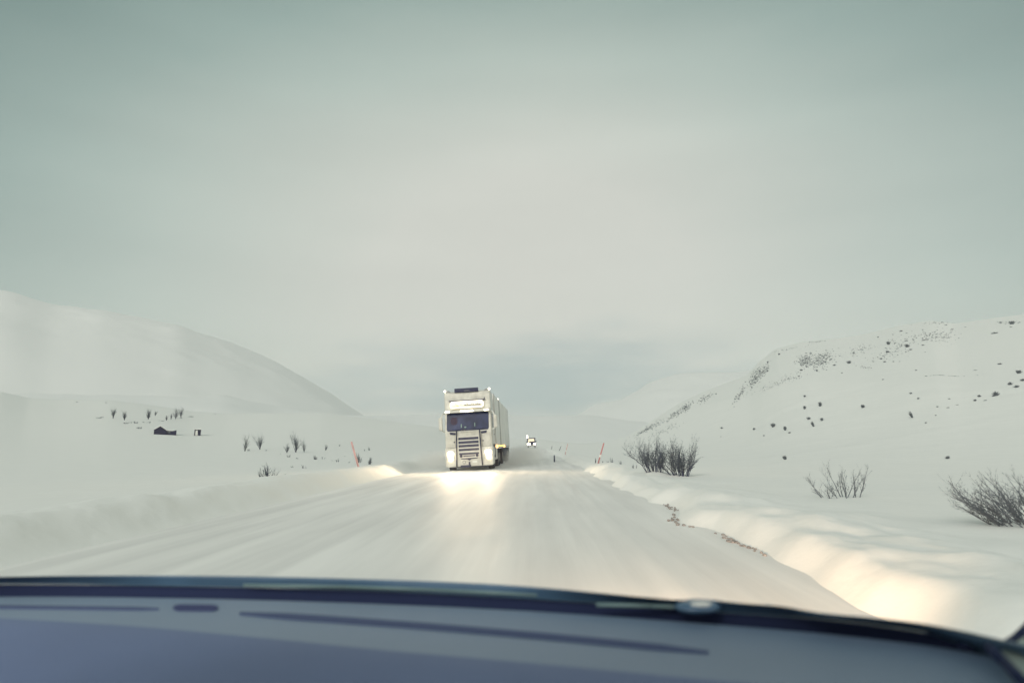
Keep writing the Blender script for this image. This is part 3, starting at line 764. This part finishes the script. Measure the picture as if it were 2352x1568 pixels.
# right hillside: single shrubs one can tell apart
RG = 'dark shrubs scattered over the right hillside'
def L4(zx, zy): return 1722.6+.2676*zx, 689+.2676*zy
def blob_mesh(seed, h, wd):
    """a dense little bush: hundreds of short twigs in a rounded clump"""
    rn = random.Random(seed); S = Sticks()
    for i in range(70):
        a = rn.uniform(0, 2*PI); o_ = Vector((math.cos(a)*wd*0.3*rn.random(), math.sin(a)*wd*0.3*rn.random(), -0.1*h))
        d = Vector((rn.gauss(0, .5)*wd/h, rn.gauss(0, .5)*wd/h, 1)).normalized()
        m_ = o_ + d*h*rn.uniform(.4, .6); e_ = m_ + rdir(rn, d, .35)*h*rn.uniform(.2, .5)
        S.seg(o_, m_, h*0.035, h*0.04, 3); S.seg(m_, e_, h*0.04, h*0.012, 3)
    return S.mesh('dense_shrub')
named = {2: 'darkest tall oval shrub, uppermost of the cluster in the middle of the right hillside', 22: 'biggest dark shrub low in the group near the right edge of the hillside',
         7: 'tall narrow leaning shrub alone on the lower right part of the hillside', 10: 'round dark shrub at the lower left end of the hillside group', 9: 'ragged shrub just left of the round dark one on the lower hillside',
         5: 'leaning dark shrub at the bottom of the cluster in the middle of the hillside', 6: 'single small shrub in the empty snow right of the middle cluster', 14: 'dark shrub highest up by the right edge on the hill crest',
         18: 'round dark shrub above the pair near the right edge of the hillside', 25: 'dark shrub just below the rocky band on the upper hillside', 12: 'slanting bare twig low on the open snow of the hillside', 13: 'small slanting twig low on the open snow near the right edge'}
hs = [(470, 832, 25, 20), (470, 935, 42, 22), (603, 912, 56, 30), (503, 1025, 34, 30), (617, 1034, 36, 28), (548, 1085, 66, 24), (970, 925, 42, 34), (1395, 1010, 82, 26), (35, 1115, 26, 16), (200, 1088, 46, 40),
      (303, 1118, 54, 28), (340, 1142, 18, 26), (305, 1368, 54, 34), (1700, 1360, 36, 40), (2248, 208, 44, 44), (2150, 196, 18, 32), (2100, 288, 26, 70), (2143, 552, 20, 44), (2307, 630, 44, 44), (2342, 694, 30, 44),
      (2233, 728, 38, 42), (2290, 750, 30, 44), (2112, 822, 56, 60), (1968, 830, 26, 30), (1932, 866, 24, 24), (850, 545, 36, 34), (1180, 452, 28, 34), (1190, 382, 42, 30), (1350, 405, 40, 36), (1490, 348, 20, 50),
      (1525, 342, 16, 40), (1485, 390, 16, 46), (1298, 270, 18, 36), (1680, 217, 12, 50), (725, 562, 22, 50), (440, 606, 20, 26), (575, 612, 24, 16), (420, 656, 14, 20), (152, 612, 18, 20), (250, 470, 20, 18),
      (153, 540, 24, 14), (1142, 684, 14, 22), (1425, 605, 14, 24), (1155, 533, 18, 32), (1125, 506, 16, 34), (1380, 428, 16, 34), (1510, 1056, 14, 20), (120, 1165, 12, 24), (1100, 322, 14, 20), (890, 460, 18, 20), (2090, 828, 18, 30),
      (1380, 806, 20, 20), (1445, 850, 20, 24), (1710, 850, 12, 34), (1610, 918, 14, 24), (2020, 862, 12, 50), (790, 628, 12, 34), (1595, 992, 12, 16), (1230, 530, 12, 30), (1780, 900, 8, 50), (1700, 925, 14, 40), (2240, 232, 10, 40), (1930, 604, 8, 50), (1730, 262, 10, 46), (1650, 324, 10, 40), (2310, 194, 10, 40)]
protos = [blob_mesh(200+k, 1.0, [0.8, 1.2, 1.8, 2.6][k % 4]) for k in range(8)]
for i, (zx, zy, h_, w_) in enumerate(hs):
    x, y = L4(zx, zy); P, d = hit(x, y, 12, 900)
    h = .2676*h_*d/F; wd = .2676*w_*d/F
    k = min(range(4), key=lambda q_: abs([0.8, 1.2, 1.8, 2.6][q_]-wd/h)); src = protos[k + (4 if i % 2 else 0)]
    o = bpy.data.objects.new('hillside_shrub', src)
    if not src.materials: src.materials.append(M_hill)
    C.objects.link(o); o.location = P
    asp = [0.8, 1.2, 1.8, 2.6][k]; o.scale = (wd/asp*0.78, wd/asp*0.78, h*0.9); o.rotation_euler = (0, 0, i*1.7)
    if i in (5, 7, 12, 13): o.rotation_euler = (0, -0.35, 0)
    zone = 'high on the crest of the right hill' if zy < 470 else ('on the upper right hillside below the rocks' if zy < 700 else 'on the lower snow of the right hillside')
    tag(o, named.get(i, 'small dark shrub poking out of the snow '+zone), 'shrub', RG)
for x, y, h_ in ((1658, 984, 5), (1732, 986, 5), (1656, 1003, 2), (1645, 905, 3), (1610, 915, 3)):
    P, d = hit(x, y, 12, 900); o = bpy.data.objects.new('hillside_shrub', protos[1]); C.objects.link(o); o.location = P; o.scale = (h_*d/F,)*3
    tag(o, 'small dark shrub poking out of the snow on the lower snow of the right hillside', 'shrub', RG)

# uncountable rock and scrub speckle of the steep bands
S = Sticks(); rn = random.Random(99)
clusters = [  # centre, half sizes, tilt (photo: down-left to up-right), count, speck size in px
    L4(480, 520)+(24, 17, -0.45, 150, 2.5), L4(620, 510)+(34, 18, -0.35, 170, 2.5), L4(40, 670)+(9, 30, 0.5, 110, 2.4), (1700, 905, 30, 6, -1.0, 70, 2.2), (1560, 945, 38, 8, -0.62, 120, 2.2), (1578, 935, 16, 8, -0.7, 60, 2.2),
    (1500, 978, 34, 7, -0.5, 90, 2.0), (1478, 990, 26, 4, -0.5, 60, 2.2), (1530, 985, 34, 8, -0.35, 60, 1.6), (1620, 915, 22, 6, -0.6, 60, 2.0), (1745, 862, 10, 26, 0.6, 90, 2.2), (1760, 845, 8, 16, 0.5, 40, 2.0), (1790, 875, 60, 10, -0.45, 70, 1.6),
    L4(960, 430)+(38, 18, -0.3, 60, 2.0), L4(1280, 380)+(46, 22, -0.2, 70, 2.4), L4(1560, 300)+(60, 14, -0.15, 70, 2.4), L4(1200, 470)+(60, 14, -0.2, 40, 2.2), L4(1650, 330)+(40, 16, -0.1, 40, 2.2), L4(1000, 580)+(18, 5, 0.3, 20, 2.0), L4(1720, 880)+(70, 18, -0.25, 30, 2.0), L4(330, 690)+(60, 8, -0.35, 50, 1.6),
    L4(2200, 195)+(26, 6, 0, 16, 2.2), L4(1600, 195)+(50, 3, -0.05, 24, 2.0), L4(600, 355)+(40, 1.5, -0.1, 30, 1.6), (1820, 800, 70, 3, -0.2, 30, 1.6)]
for cx, cy, ax, ay, an, n_, sp in clusters:
    sp *= 0.98
    for k in range(int(n_*1.6)):
        u, v_ = rn.gauss(0, .45)*ax, rn.gauss(0, .45)*ay
        x = cx+u*math.cos(an)-v_*math.sin(an); y = cy+u*math.sin(an)+v_*math.cos(an)
        P, d = hit(x, y, 60, 900)
        s0 = sp*d/F*rn.uniform(.35, 1.15)
        wide = rn.uniform(0.6, 1.8)
        for j in range(4):                     # a few crossed shards make one ragged speck
            a = rn.uniform(0, PI); e = Vector((math.cos(a)*s0*wide*.5, math.sin(a)*s0*wide*.5, s0*rn.uniform(-.1, .5)))
            S.seg(P-e+Vector((0, 0, s0*.15)), P+e+Vector((0, 0, s0*.15)), s0*.28, s0*.10, 3)
o = link_mesh('scrub', S.mesh('scrub'), M_hill); tag(o, 'fine dark speckle of rock and scrub along the steep bands of the right hill', 'scrub', kind='stuff')

# gritty frozen crumbs ploughed against the foot of the right bank
M_grit = mat('grit', (0.34, 0.31, 0.29), 0.9, var=0.4, vscale=9)
bm = bmesh.new(); rn = random.Random(5)
for k in range(60):
    y_ = rn.choice([rn.uniform(7.6, 9.6), rn.uniform(10.2, 12.2), rn.uniform(12.6, 14.0)]); x_ = XR - 0.35*float(vnoise(y_*0.45+3, 0)) - 0.22*float(vnoise(y_*1.5, 7)) + rn.gauss(0.05, 0.035)
    r_ = bmesh.ops.create_icosphere(bm, subdivisions=1, radius=rn.uniform(.012, .035))
    bmesh.ops.scale(bm, vec=(.8, rn.uniform(1, 2.6), .6), verts=r_['verts'])
    bmesh.ops.translate(bm, vec=(x_, y_, float(road_z(y_))+.012), verts=r_['verts'])
me = bpy.data.meshes.new('grit'); bm.to_mesh(me); bm.free(); o = link_mesh('grit', me, M_grit); tag(o, 'brown gritty crumbs frozen along the foot of the right snow bank', 'grit', kind='stuff')

# ------------------------------------------------------------------ snow poles
def pole(name, x0, y0, x1, y1, dist, label, m, rad_=0.025, tape=True):
    r0 = ray(x0, y0); s = dist/r0.y; B = Vector((r0.x*s, dist, 0)); B.z = float(terrain(B.x, B.y))
    r0 = ray(x1, y1); s = dist/r0.y; Tp = Vector((0, 0, CAMZ)) + r0*s
    root = empty(name, B); d = Tp-B
    s_ = MB(); s_.cyl(-d*0.2, d, rad_, rad_*0.85, n=10); s_.build('shaft', m, root, smooth=True)
    if tape:
        s_ = MB(); s_.cyl(d*0.30, d*0.42, rad_*1.12, rad_*1.12, n=10); s_.build('reflector_band', M_tape, root)
    tag(root, label, 'snow pole', 'snow poles along the road'); return root
pole('snow_pole', 1374, 1066, 1387, 1017, 33, 'bright red snow pole leaning right, in front of the twigs on the right bank', M_pole, 0.036)
pole('snow_pole', 1298, 1044, 1304, 1019, 62, 'thin red brown snow pole on the right, beyond the bright red one', M_polefade, 0.035)
pole('snow_pole', 1285, 1037, 1289, 1024, 88, 'faint short snow pole right of the road, just left of the thin red brown one', M_palebark, 0.04, False)
pole('snow_pole', 1267, 1036, 1268, 1024, 112, 'farthest faint snow pole right of the road', M_palebark, 0.045, False)
pole('snow_pole', 823, 1074, 807, 1014, 32, 'faded pinkish red snow pole leaning left on the left bank', M_polefade, 0.048, False)
pole('marker_stub', 1273, 1050, 1273, 1045, 48, 'short dark stub poking from the snow at the right road edge', M_navy, 0.05, False)

# ------------------------------------------------------------------ cabin and outhouse
Pc, dc = hit(385, 998, 40); k_ = dc/F*0.89
cabin = empty('cabin', Pc, (0, math.radians(2), math.atan2(-Pc.x, Pc.y)))
tag(cabin, 'low dark timber cabin with a gable and flat wing on the left hillside', 'cabin')
X_ = lambda px: (px-385)*k_
Z_ = lambda py: (998-py)*k_
s_ = MB(); s_.prism([(X_(353), Z_(1004)), (X_(353), Z_(986)), (X_(366.5), Z_(977.8)), (X_(382), Z_(988)), (X_(382), Z_(1006))], -0.6, 2.4); s_.build('wall', M_hut, cabin)
s_ = MB(); s_.prism([(X_(351.5), Z_(987.2)), (X_(366.5), Z_(976.6)), (X_(383), Z_(987.5)), (X_(383), Z_(986)), (X_(366.5), Z_(974.8)), (X_(351), Z_(985.6))], -0.75, 2.6); s_.build('roof', M_hutsnow, cabin)
s_ = MB(); s_.prism([(X_(382), Z_(1006)), (X_(382), Z_(988)), (X_(396), Z_(988.5)), (X_(405), Z_(986)), (X_(405), Z_(1006))], -0.4, 2.0); wing = s_.build('wing', M_hut, cabin)
s_ = MB(); s_.prism([(X_(381), Z_(987.8)), (X_(397), Z_(988.2)), (X_(397), Z_(986.8)), (X_(381), Z_(986.3))], -0.5, 2.1); s_.build('wing_roof', M_hutsnow, wing)
s_ = MB(); s_.box(X_(388.5), -0.43, Z_(991.5), 4*k_, .06, 4.5*k_); s_.build('window', M_palebark, wing)
s_ = MB(); s_.box(X_(384.5), -0.42, Z_(991), 1.5*k_, .05, 4*k_); s_.build('window', M_palebark, wing)
Po, do = hit(453, 999.5, 40); k2 = do/F*0.91
oh = empty('outhouse', Po, (0, math.radians(2), math.atan2(-Po.x, Po.y)))
tag(oh, 'tiny dark outhouse with a white door standing in the snow right of the cabin', 'outhouse')
s_ = MB(); s_.prism([(-7.5*k2, -.4), (-7*k2, 13.4*k2), (-5*k2, 14.6*k2), (2*k2, 14.6*k2), (8*k2, 14*k2), (7.5*k2, -.4)], -0.7, 0.9); s_.build('wall', M_hut, oh)
s_ = MB(); s_.prism([(-5*k2, 0.0), (-4.6*k2, 11.5*k2), (-3*k2, 12.4*k2), (0.5*k2, 12.4*k2), (1*k2, 0.0)], -0.76, -0.7); s_.build('door', M_doorw, oh)
s_ = MB(); s_.box(5*k2, -.73, 8*k2, 1.0*k2, .06, 8*k2); s_.build('window', M_chassis, oh)
s_ = MB(); s_.box(0, .1, 15.0*k2, 16.5*k2, 2.0, .12, .05); s_.build('roof', M_hutsnow, oh)

# ------------------------------------------------------------------ the car the picture is taken from
car = empty('car', (0, 0.6, 0))
tag(car, 'dark car seen from its passenger seat, dashboard and bonnet edge across the foreground', 'car')
def addc(o):
    o.parent = car; o.matrix_parent_inverse = Matrix.Translation((0, -0.6, 0)); return o
CM = Vector((0, 0, CAMZ))
def pt(px, py, drop):
    r_ = ray(px, py); return CM + r_*(drop/(-r_.z))
def curve(pts):
    a = np.array(pts, float)
    def f(x):
        # smooth (cosine-free) cubic through the points
        xs_, ys_ = a[:, 0], a[:, 1]; m_ = np.gradient(ys_, xs_)
        i = int(np.clip(np.searchsorted(xs_, x)-1, 0, len(xs_)-2)); h_ = xs_[i+1]-xs_[i]; t_ = (x-xs_[i])/h_
        return (2*t_**3-3*t_**2+1)*ys_[i]+(t_**3-2*t_**2+t_)*h_*m_[i]+(-2*t_**3+3*t_**2)*ys_[i+1]+(t_**3-t_**2)*h_*m_[i+1]
    return f
edge = curve([(-400, 1338), (-200, 1330), (0, 1324), (400, 1321), (800, 1328), (1200, 1345), (1500, 1372), (1560, 1377), (1610, 1375), (1700, 1384), (1800, 1392), (1900, 1410), (2000, 1418), (2150, 1436), (2290, 1468), (2450, 1510), (2700, 1600)])
bt = curve([(-400, 1345), (-200, 1340), (0, 1338), (400, 1342), (800, 1351), (1200, 1370), (1600, 1398), (2000, 1430), (2290, 1478), (2450, 1515), (2700, 1605)])
bb = curve([(-400, 1381), (-200, 1374), (0, 1370), (400, 1373), (800, 1384), (1200, 1402), (1600, 1430), (2000, 1466), (2200, 1492), (2290, 1507), (2450, 1545), (2700, 1640)])
cols = np.linspace(-380, 2560, 120)
def strip(name, rows, m, smooth=True, thick=0.0):
    """rows: list of lists of points"""
    bm = bmesh.new(); V = [[bm.verts.new(p_) for p_ in r_] for r_ in rows]
    for a, b in zip(V[:-1], V[1:]):
        for i in range(len(a)-1): bm.faces.new((a[i], a[i+1], b[i+1], b[i]))
    bmesh.ops.recalc_face_normals(bm, faces=bm.faces)
    me = bpy.data.meshes.new(name); bm.to_mesh(me); bm.free()
    o = link_mesh(name, me, m, None, smooth)
    if thick: s_ = o.modifiers.new('thick', 'SOLIDIFY'); s_.thickness = thick; s_.offset = 0
    return addc(o)
M_bonnet = mat('bonnet_paint', (0.09, 0.17, 0.27), 0.28, spec=0.5, coat=0.35, var=0.3, vscale=4)
M_dash = mat('dashboard_plastic', (0.20, 0.275, 0.40), 0.32, spec=1.0, bump=0.25, bscale=350, var=0.06, vscale=3)
M_cowl = mat('cowl_black', (0.026, 0.036, 0.088), 0.9, spec=0.15)
M_vent = mat('vent_dark', (0.09, 0.115, 0.22), 0.8, spec=0.2)
M_ventd = mat('vent_darker', (0.06, 0.07, 0.17), 0.8, spec=0.2)
M_trim = mat('pillar_trim', (0.36, 0.42, 0.38), 0.8, bump=0.15, bscale=200)
M_blade = mat('wiper_blade_sheen', (0.20, 0.30, 0.30), 0.35, spec=0.6)
# bonnet: from cowl to the rounded far lip and down to the nose
EP = [pt(x, edge(x), 0.300) for x in cols]
TP = [pt(x, bt(x)+2, 0.325) for x in cols]
def beyond(P, dist_, dz):
    d = Vector((P.x*0.0, 1, 0)); return Vector((P.x*(1-0.06*dist_), P.y+dist_, P.z-dz))
strip('bonnet', [TP, [a.lerp(b, .5)+Vector((0, 0, .006)) for a, b in zip(TP, EP)], EP, [beyond(p_, .08, .022) for p_ in EP], [beyond(p_, .4, .105) for p_ in EP], [beyond(p_, .75, .21) for p_ in EP], [beyond(p_, .95, .33) for p_ in EP], [beyond(p_, 1.0, .55) for p_ in EP]], M_bonnet)
# cowl: black trough at the windscreen foot, its shadow painted into the same band
BP = [pt(x, bb(x), 0.335) for x in cols]
strip('cowl', [[a+Vector((0, .01, -.004)) for a in TP], [a.lerp(b, .35)+Vector((0, 0, -.05)) for a, b in zip(TP, BP)], [b+Vector((0, .004, -.02)) for b in BP], [b+Vector((0, .0, -.002)) for b in BP]], M_cowl)
# dashboard top: flat sheet then rolling down to the seats
bd = curve([(-400, 1400), (-200, 1408), (0, 1418), (300, 1436), (600, 1463), (900, 1493), (1176, 1517), (1476, 1545), (1700, 1566), (2000, 1592), (2352, 1622), (2700, 1690)])
QP = [pt(x, bd(x), 0.335) for x in cols]
dash = strip('dashboard', [[a.lerp(b, k_/8) for a, b in zip(BP, QP)] for k_ in range(9)], M_dash)
rowsD = [QP]
for f_, dz in ((.02, .0015), (.05, .006), (.10, .016), (.16, .030), (.23, .048), (.31, .072), (.38, .10), (.43, .14), (.46, .2), (.47, .4)):
    rowsD.append([Vector((p_.x, p_.y-f_, p_.z-dz)) for p_ in QP])
M_dash_lower = mat('dashboard_lower', (0.16, 0.21, 0.37), 0.5, spec=0.5, bump=0.3, bscale=300, var=0.08, vscale=3)  # lower rows of the dashboard take a darker, bluer colour
strip('dashboard_lower', rowsD, M_dash_lower)
def slotmesh(name, pa, pb, halfpx, m, par):
    s_ = bmesh.new(); top = []; n_ = 30
    up_, lo_ = [], []
    for i in range(n_+1):
        t_ = i/n_; x = pa[0]+(pb[0]-pa[0])*t_; y = pa[1]+(pb[1]-pa[1])*t_ + (pa[2] if len(pa) > 2 else 0)*4*t_*(1-t_)
        e_ = min(1.0, 6*min(t_, 1-t_)+.35)
        up_.append(pt(x, y-halfpx*e_, 0.3325)); lo_.append(pt(x, y+halfpx*e_, 0.3325))
    V = [[s_.verts.new(p_) for p_ in r_] for r_ in (up_, lo_, [p_-Vector((0, 0, .004)) for p_ in lo_], [p_-Vector((0, 0, .004)) for p_ in up_])]
    for j in range(4):
        a, b = V[j], V[(j+1) % 4]
        for i in range(n_): s_.faces.new((a[i], a[i+1], b[i+1], b[i]))
    bmesh.ops.recalc_face_normals(s_, faces=s_.faces)
    me = bpy.data.meshes.new(name); s_.to_mesh(me); s_.free(); o = link_mesh(name, me, m)
    o.parent = dash; return o
slotmesh('defroster_vent', (550, 1406, -6), (1628, 1495), 6.5, M_vent, dash)
slotmesh('defroster_vent', (-100, 1390, 0), (366, 1396), 3.2, M_vent, dash)
slotmesh('light_sensor', (398, 1393, 0), (502, 1394), 6.5, M_ventd, dash)
# wiper blades, paled to carry the bonnet's light streaks, and the pivot cap
def bar(name, pts_, drop, half, m):
    s_ = MB(); P3_ = [pt(x, y, drop) for x, y in pts_]
    for a, b, i in zip(P3_[:-1], P3_[1:], range(99)): s_.cyl(a, b, half, n=8)
    return addc(s_.build(name, m, smooth=True))
bar('wiper_streak', [(560, 1343), (800, 1347), (1000, 1354), (1235, 1366)], 0.318, 0.0035, M_blade)
bar('wiper_streak', [(1370, 1388), (1500, 1391), (1640, 1396)], 0.318, 0.004, M_blade)
def dome(name, px, py, drop, sx_, sy_, sz_, m):
    bm = bmesh.new(); bmesh.ops.create_uvsphere(bm, u_segments=24, v_segments=12, radius=1.0)
    bmesh.ops.scale(bm, vec=(sx_, sy_, sz_), verts=bm.verts); bmesh.ops.translate(bm, vec=pt(px, py, drop), verts=bm.verts)
    me = bpy.data.meshes.new(name); bm.to_mesh(me); bm.free(); return addc(link_mesh(name, me, m, None, True))
dome('wiper_pivot', 1602, 1392, 0.312, 0.044, 0.035, 0.012, M_bonnet)
sn = dome('snow_patch', 1610, 1387, 0.293, 0.019, 0.011, 0.004, mat('cap_snow', (0.85, 0.85, 0.8), 0.7))
# right pillar
bar('windscreen_seal', [(2200, 1484), (2270, 1488), (2310, 1482), (2335, 1466), (2356, 1445), (2420, 1370), (2520, 1240)], 0.335, 0.008, M_cowl)
bar('trim_seam', [(2270, 1486), (2310, 1522), (2362, 1578), (2420, 1640)], 0.31, 0.007, M_cowl)
tp_ = [pt(2298, 1494, .318), pt(2326, 1480, .318), pt(2360, 1456, .318), pt(2480, 1400, .318), pt(2480, 1700, .318), pt(2375, 1580, .318)]
bm = bmesh.new(); A_ = [bm.verts.new(v_) for v_ in tp_]; B_ = [bm.verts.new(v_-Vector((0, 0, .012))) for v_ in tp_]
for i in range(6): bm.faces.new((A_[i], A_[(i+1) % 6], B_[(i+1) % 6], B_[i]))
bm.faces.new(A_); bm.faces.new(B_[::-1]); bmesh.ops.recalc_face_normals(bm, faces=bm.faces)
me = bpy.data.meshes.new('pillar_trim'); bm.to_mesh(me); bm.free(); addc(link_mesh('pillar_trim', me, M_trim))
# unseen car shell around the viewer, put in to shade the dashboard
s_ = MB(); s_.box(-0.30, -0.70, 1.56, 2.1, 2.12, 0.04, 0.01); addc(s_.build('roof', M_trim))
for xx in (-1.32, 0.78):
    s_ = MB(); s_.box(xx, -0.6, 0.62, 0.07, 2.2, 0.62, 0.02); addc(s_.build('door', M_bonnet))
s_ = MB(); s_.box(-0.27, -1.9, 0.8, 2.0, 0.1, 1.0, 0.03); addc(s_.build('tailgate', M_bonnet))
s_ = MB(); s_.box(-0.27, -0.5, 0.3, 2.0, 2.8, 0.06, 0.01); addc(s_.build('floor_pan', M_cowl))
nose = sum(p_.y for p_ in EP)/len(EP)+1.0
for xx in (-1.05, 0.35):
    s_ = MB(); s_.box(xx, nose-0.04, 0.50, 0.3, 0.06, 0.13, 0.03); addc(s_.build('headlight', M_lamp))
    addc(spot('headlight_beam', (xx, nose+0.06, 0.52), (xx+(3.6 if xx > 0 else 1.8), nose+12, 0.35), (1150 if xx > 0 else 5600), (74 if xx > 0 else 54), 1.0, WARM))
# ------------------------------------------------------------------ snow whirled up beside the lorry, and a veil added for headlight halos
def plume(name, loc, size, dens, label, seed):
    bm = bmesh.new(); bmesh.ops.create_icosphere(bm, subdivisions=3, radius=1.0)
    for v_ in bm.verts:
        n_ = 1+0.18*float(vnoise(v_.co.x*2+seed, v_.co.y*2+v_.co.z)); v_.co = Vector((v_.co.x*size[0]*n_, v_.co.y*size[1]*n_, max(v_.co.z, -0.15)*size[2]*n_))
    me = bpy.data.meshes.new(name); bm.to_mesh(me); bm.free()
    m = bpy.data.materials.new(name); m.use_nodes = True; t = m.node_tree; t.nodes.clear()
    o_ = t.nodes.new('ShaderNodeOutputMaterial'); v_ = t.nodes.new('ShaderNodeVolumePrincipled'); v_.inputs['Color'].default_value = (0.98, 0.97, 0.94, 1)
    c = t.nodes.new('ShaderNodeTexCoord'); mp = t.nodes.new('ShaderNodeMapping'); mp.inputs['Scale'].default_value = (1/size[0], 1/size[1], 1/size[2])
    t.links.new(c.outputs['Object'], mp.inputs[0]); ln = t.nodes.new('ShaderNodeVectorMath'); ln.operation = 'LENGTH'; t.links.new(mp.outputs[0], ln.inputs[0])
    r_ = t.nodes.new('ShaderNodeMapRange'); r_.interpolation_type = 'SMOOTHSTEP'; r_.inputs[1].default_value = 0.15; r_.inputs[2].default_value = 0.85; r_.inputs[3].default_value = 1; r_.inputs[4].default_value = 0
    t.links.new(ln.outputs['Value'], r_.inputs[0])
    nz_ = t.nodes.new('ShaderNodeTexNoise'); nz_.inputs['Scale'].default_value = 0.9; nz_.inputs['Detail'].default_value = 3; t.links.new(c.outputs['Object'], nz_.inputs['Vector'])
    r2 = t.nodes.new('ShaderNodeMapRange'); r2.inputs[1].default_value = 0.3; r2.inputs[2].default_value = 0.65; t.links.new(nz_.outputs[0], r2.inputs[0])
    a_ = math_n('MULTIPLY', r_.outputs[0], r2.outputs[0], tree=t); a_ = math_n('MULTIPLY', a_, dens, tree=t)
    t.links.new(a_, v_.inputs['Density']); t.links.new(v_.outputs[0], o_.inputs['Volume'])
    o = link_mesh(name, me, m); o.location = loc; tag(o, label, 'snow', kind='stuff'); return o
plume('blowing_snow', (-6.3, 43, 0.2), (2.3, 8, 1.3), 0.55, 'whirling snow cloud blown up on the left side of the lorry', 1)
plume('blowing_snow', (-0.6, 50, 0.2), (2.4, 12, 1.5), 0.5, 'whirling snow cloud trailing along the right side of the lorry', 2)

plume('blowing_snow', (TX, TY-1.6, 0.15), (3.2, 3.0, 1.7), 0.02, 'thin veil added in front of the lorry to give its headlights a halo', 3)  # added volume imitating bloom around the lorry headlights

# ------------------------------------------------------------------ give look-alikes their own place in the row
ONES = 'first second third fourth fifth sixth seventh eighth ninth tenth eleventh twelfth thirteenth fourteenth fifteenth sixteenth seventeenth eighteenth nineteenth twentieth'.split()
def ordinal(k):
    if k < 20: return ONES[k]
    return 'twenty-'+ONES[k-20] if k < 29 else ('thirtieth' if k == 29 else 'thirty-'+ONES[k-30])
Mi = cam.matrix_world.inverted()
def screen(o):
    v_ = Mi @ o.location; return v_.x/-v_.z
rows_ = {}
for o in list(scene.objects):
    if o.parent is None and o.get('label') and o.get('group'): rows_.setdefault(o['label'], []).append(o)
SHORT = {'small dark shrub poking out of the snow on the lower snow of the right hillside': 'small dark shrub, %s from the left on the open lower slope of the right hill',
 'small dark shrub poking out of the snow high on the crest of the right hill': 'small dark shrub, %s from the left along the crest of the right hill',
 'small dark shrub poking out of the snow on the upper right hillside below the rocks': 'small dark shrub, %s from the left in the band below the right hill crest',
 'faint low twigs half buried in the snow between the birches and the faded pole': 'faint half buried twigs, %s from the left around the roadside birches',
 'low dark scrub patch in the snow around the cabin': 'low dark scrub patch, %s from the left on the slope around the cabin',
 'small upright twigs sticking out of the snow just right of the tall red snow pole': 'small twig tuft, %s from the left beside the bright red snow pole'}
for lb, os_ in rows_.items():
    if lb in SHORT and len(os_) > 1:
        for k, o in enumerate(sorted(os_, key=screen)): o['label'] = SHORT[lb] % ordinal(k)
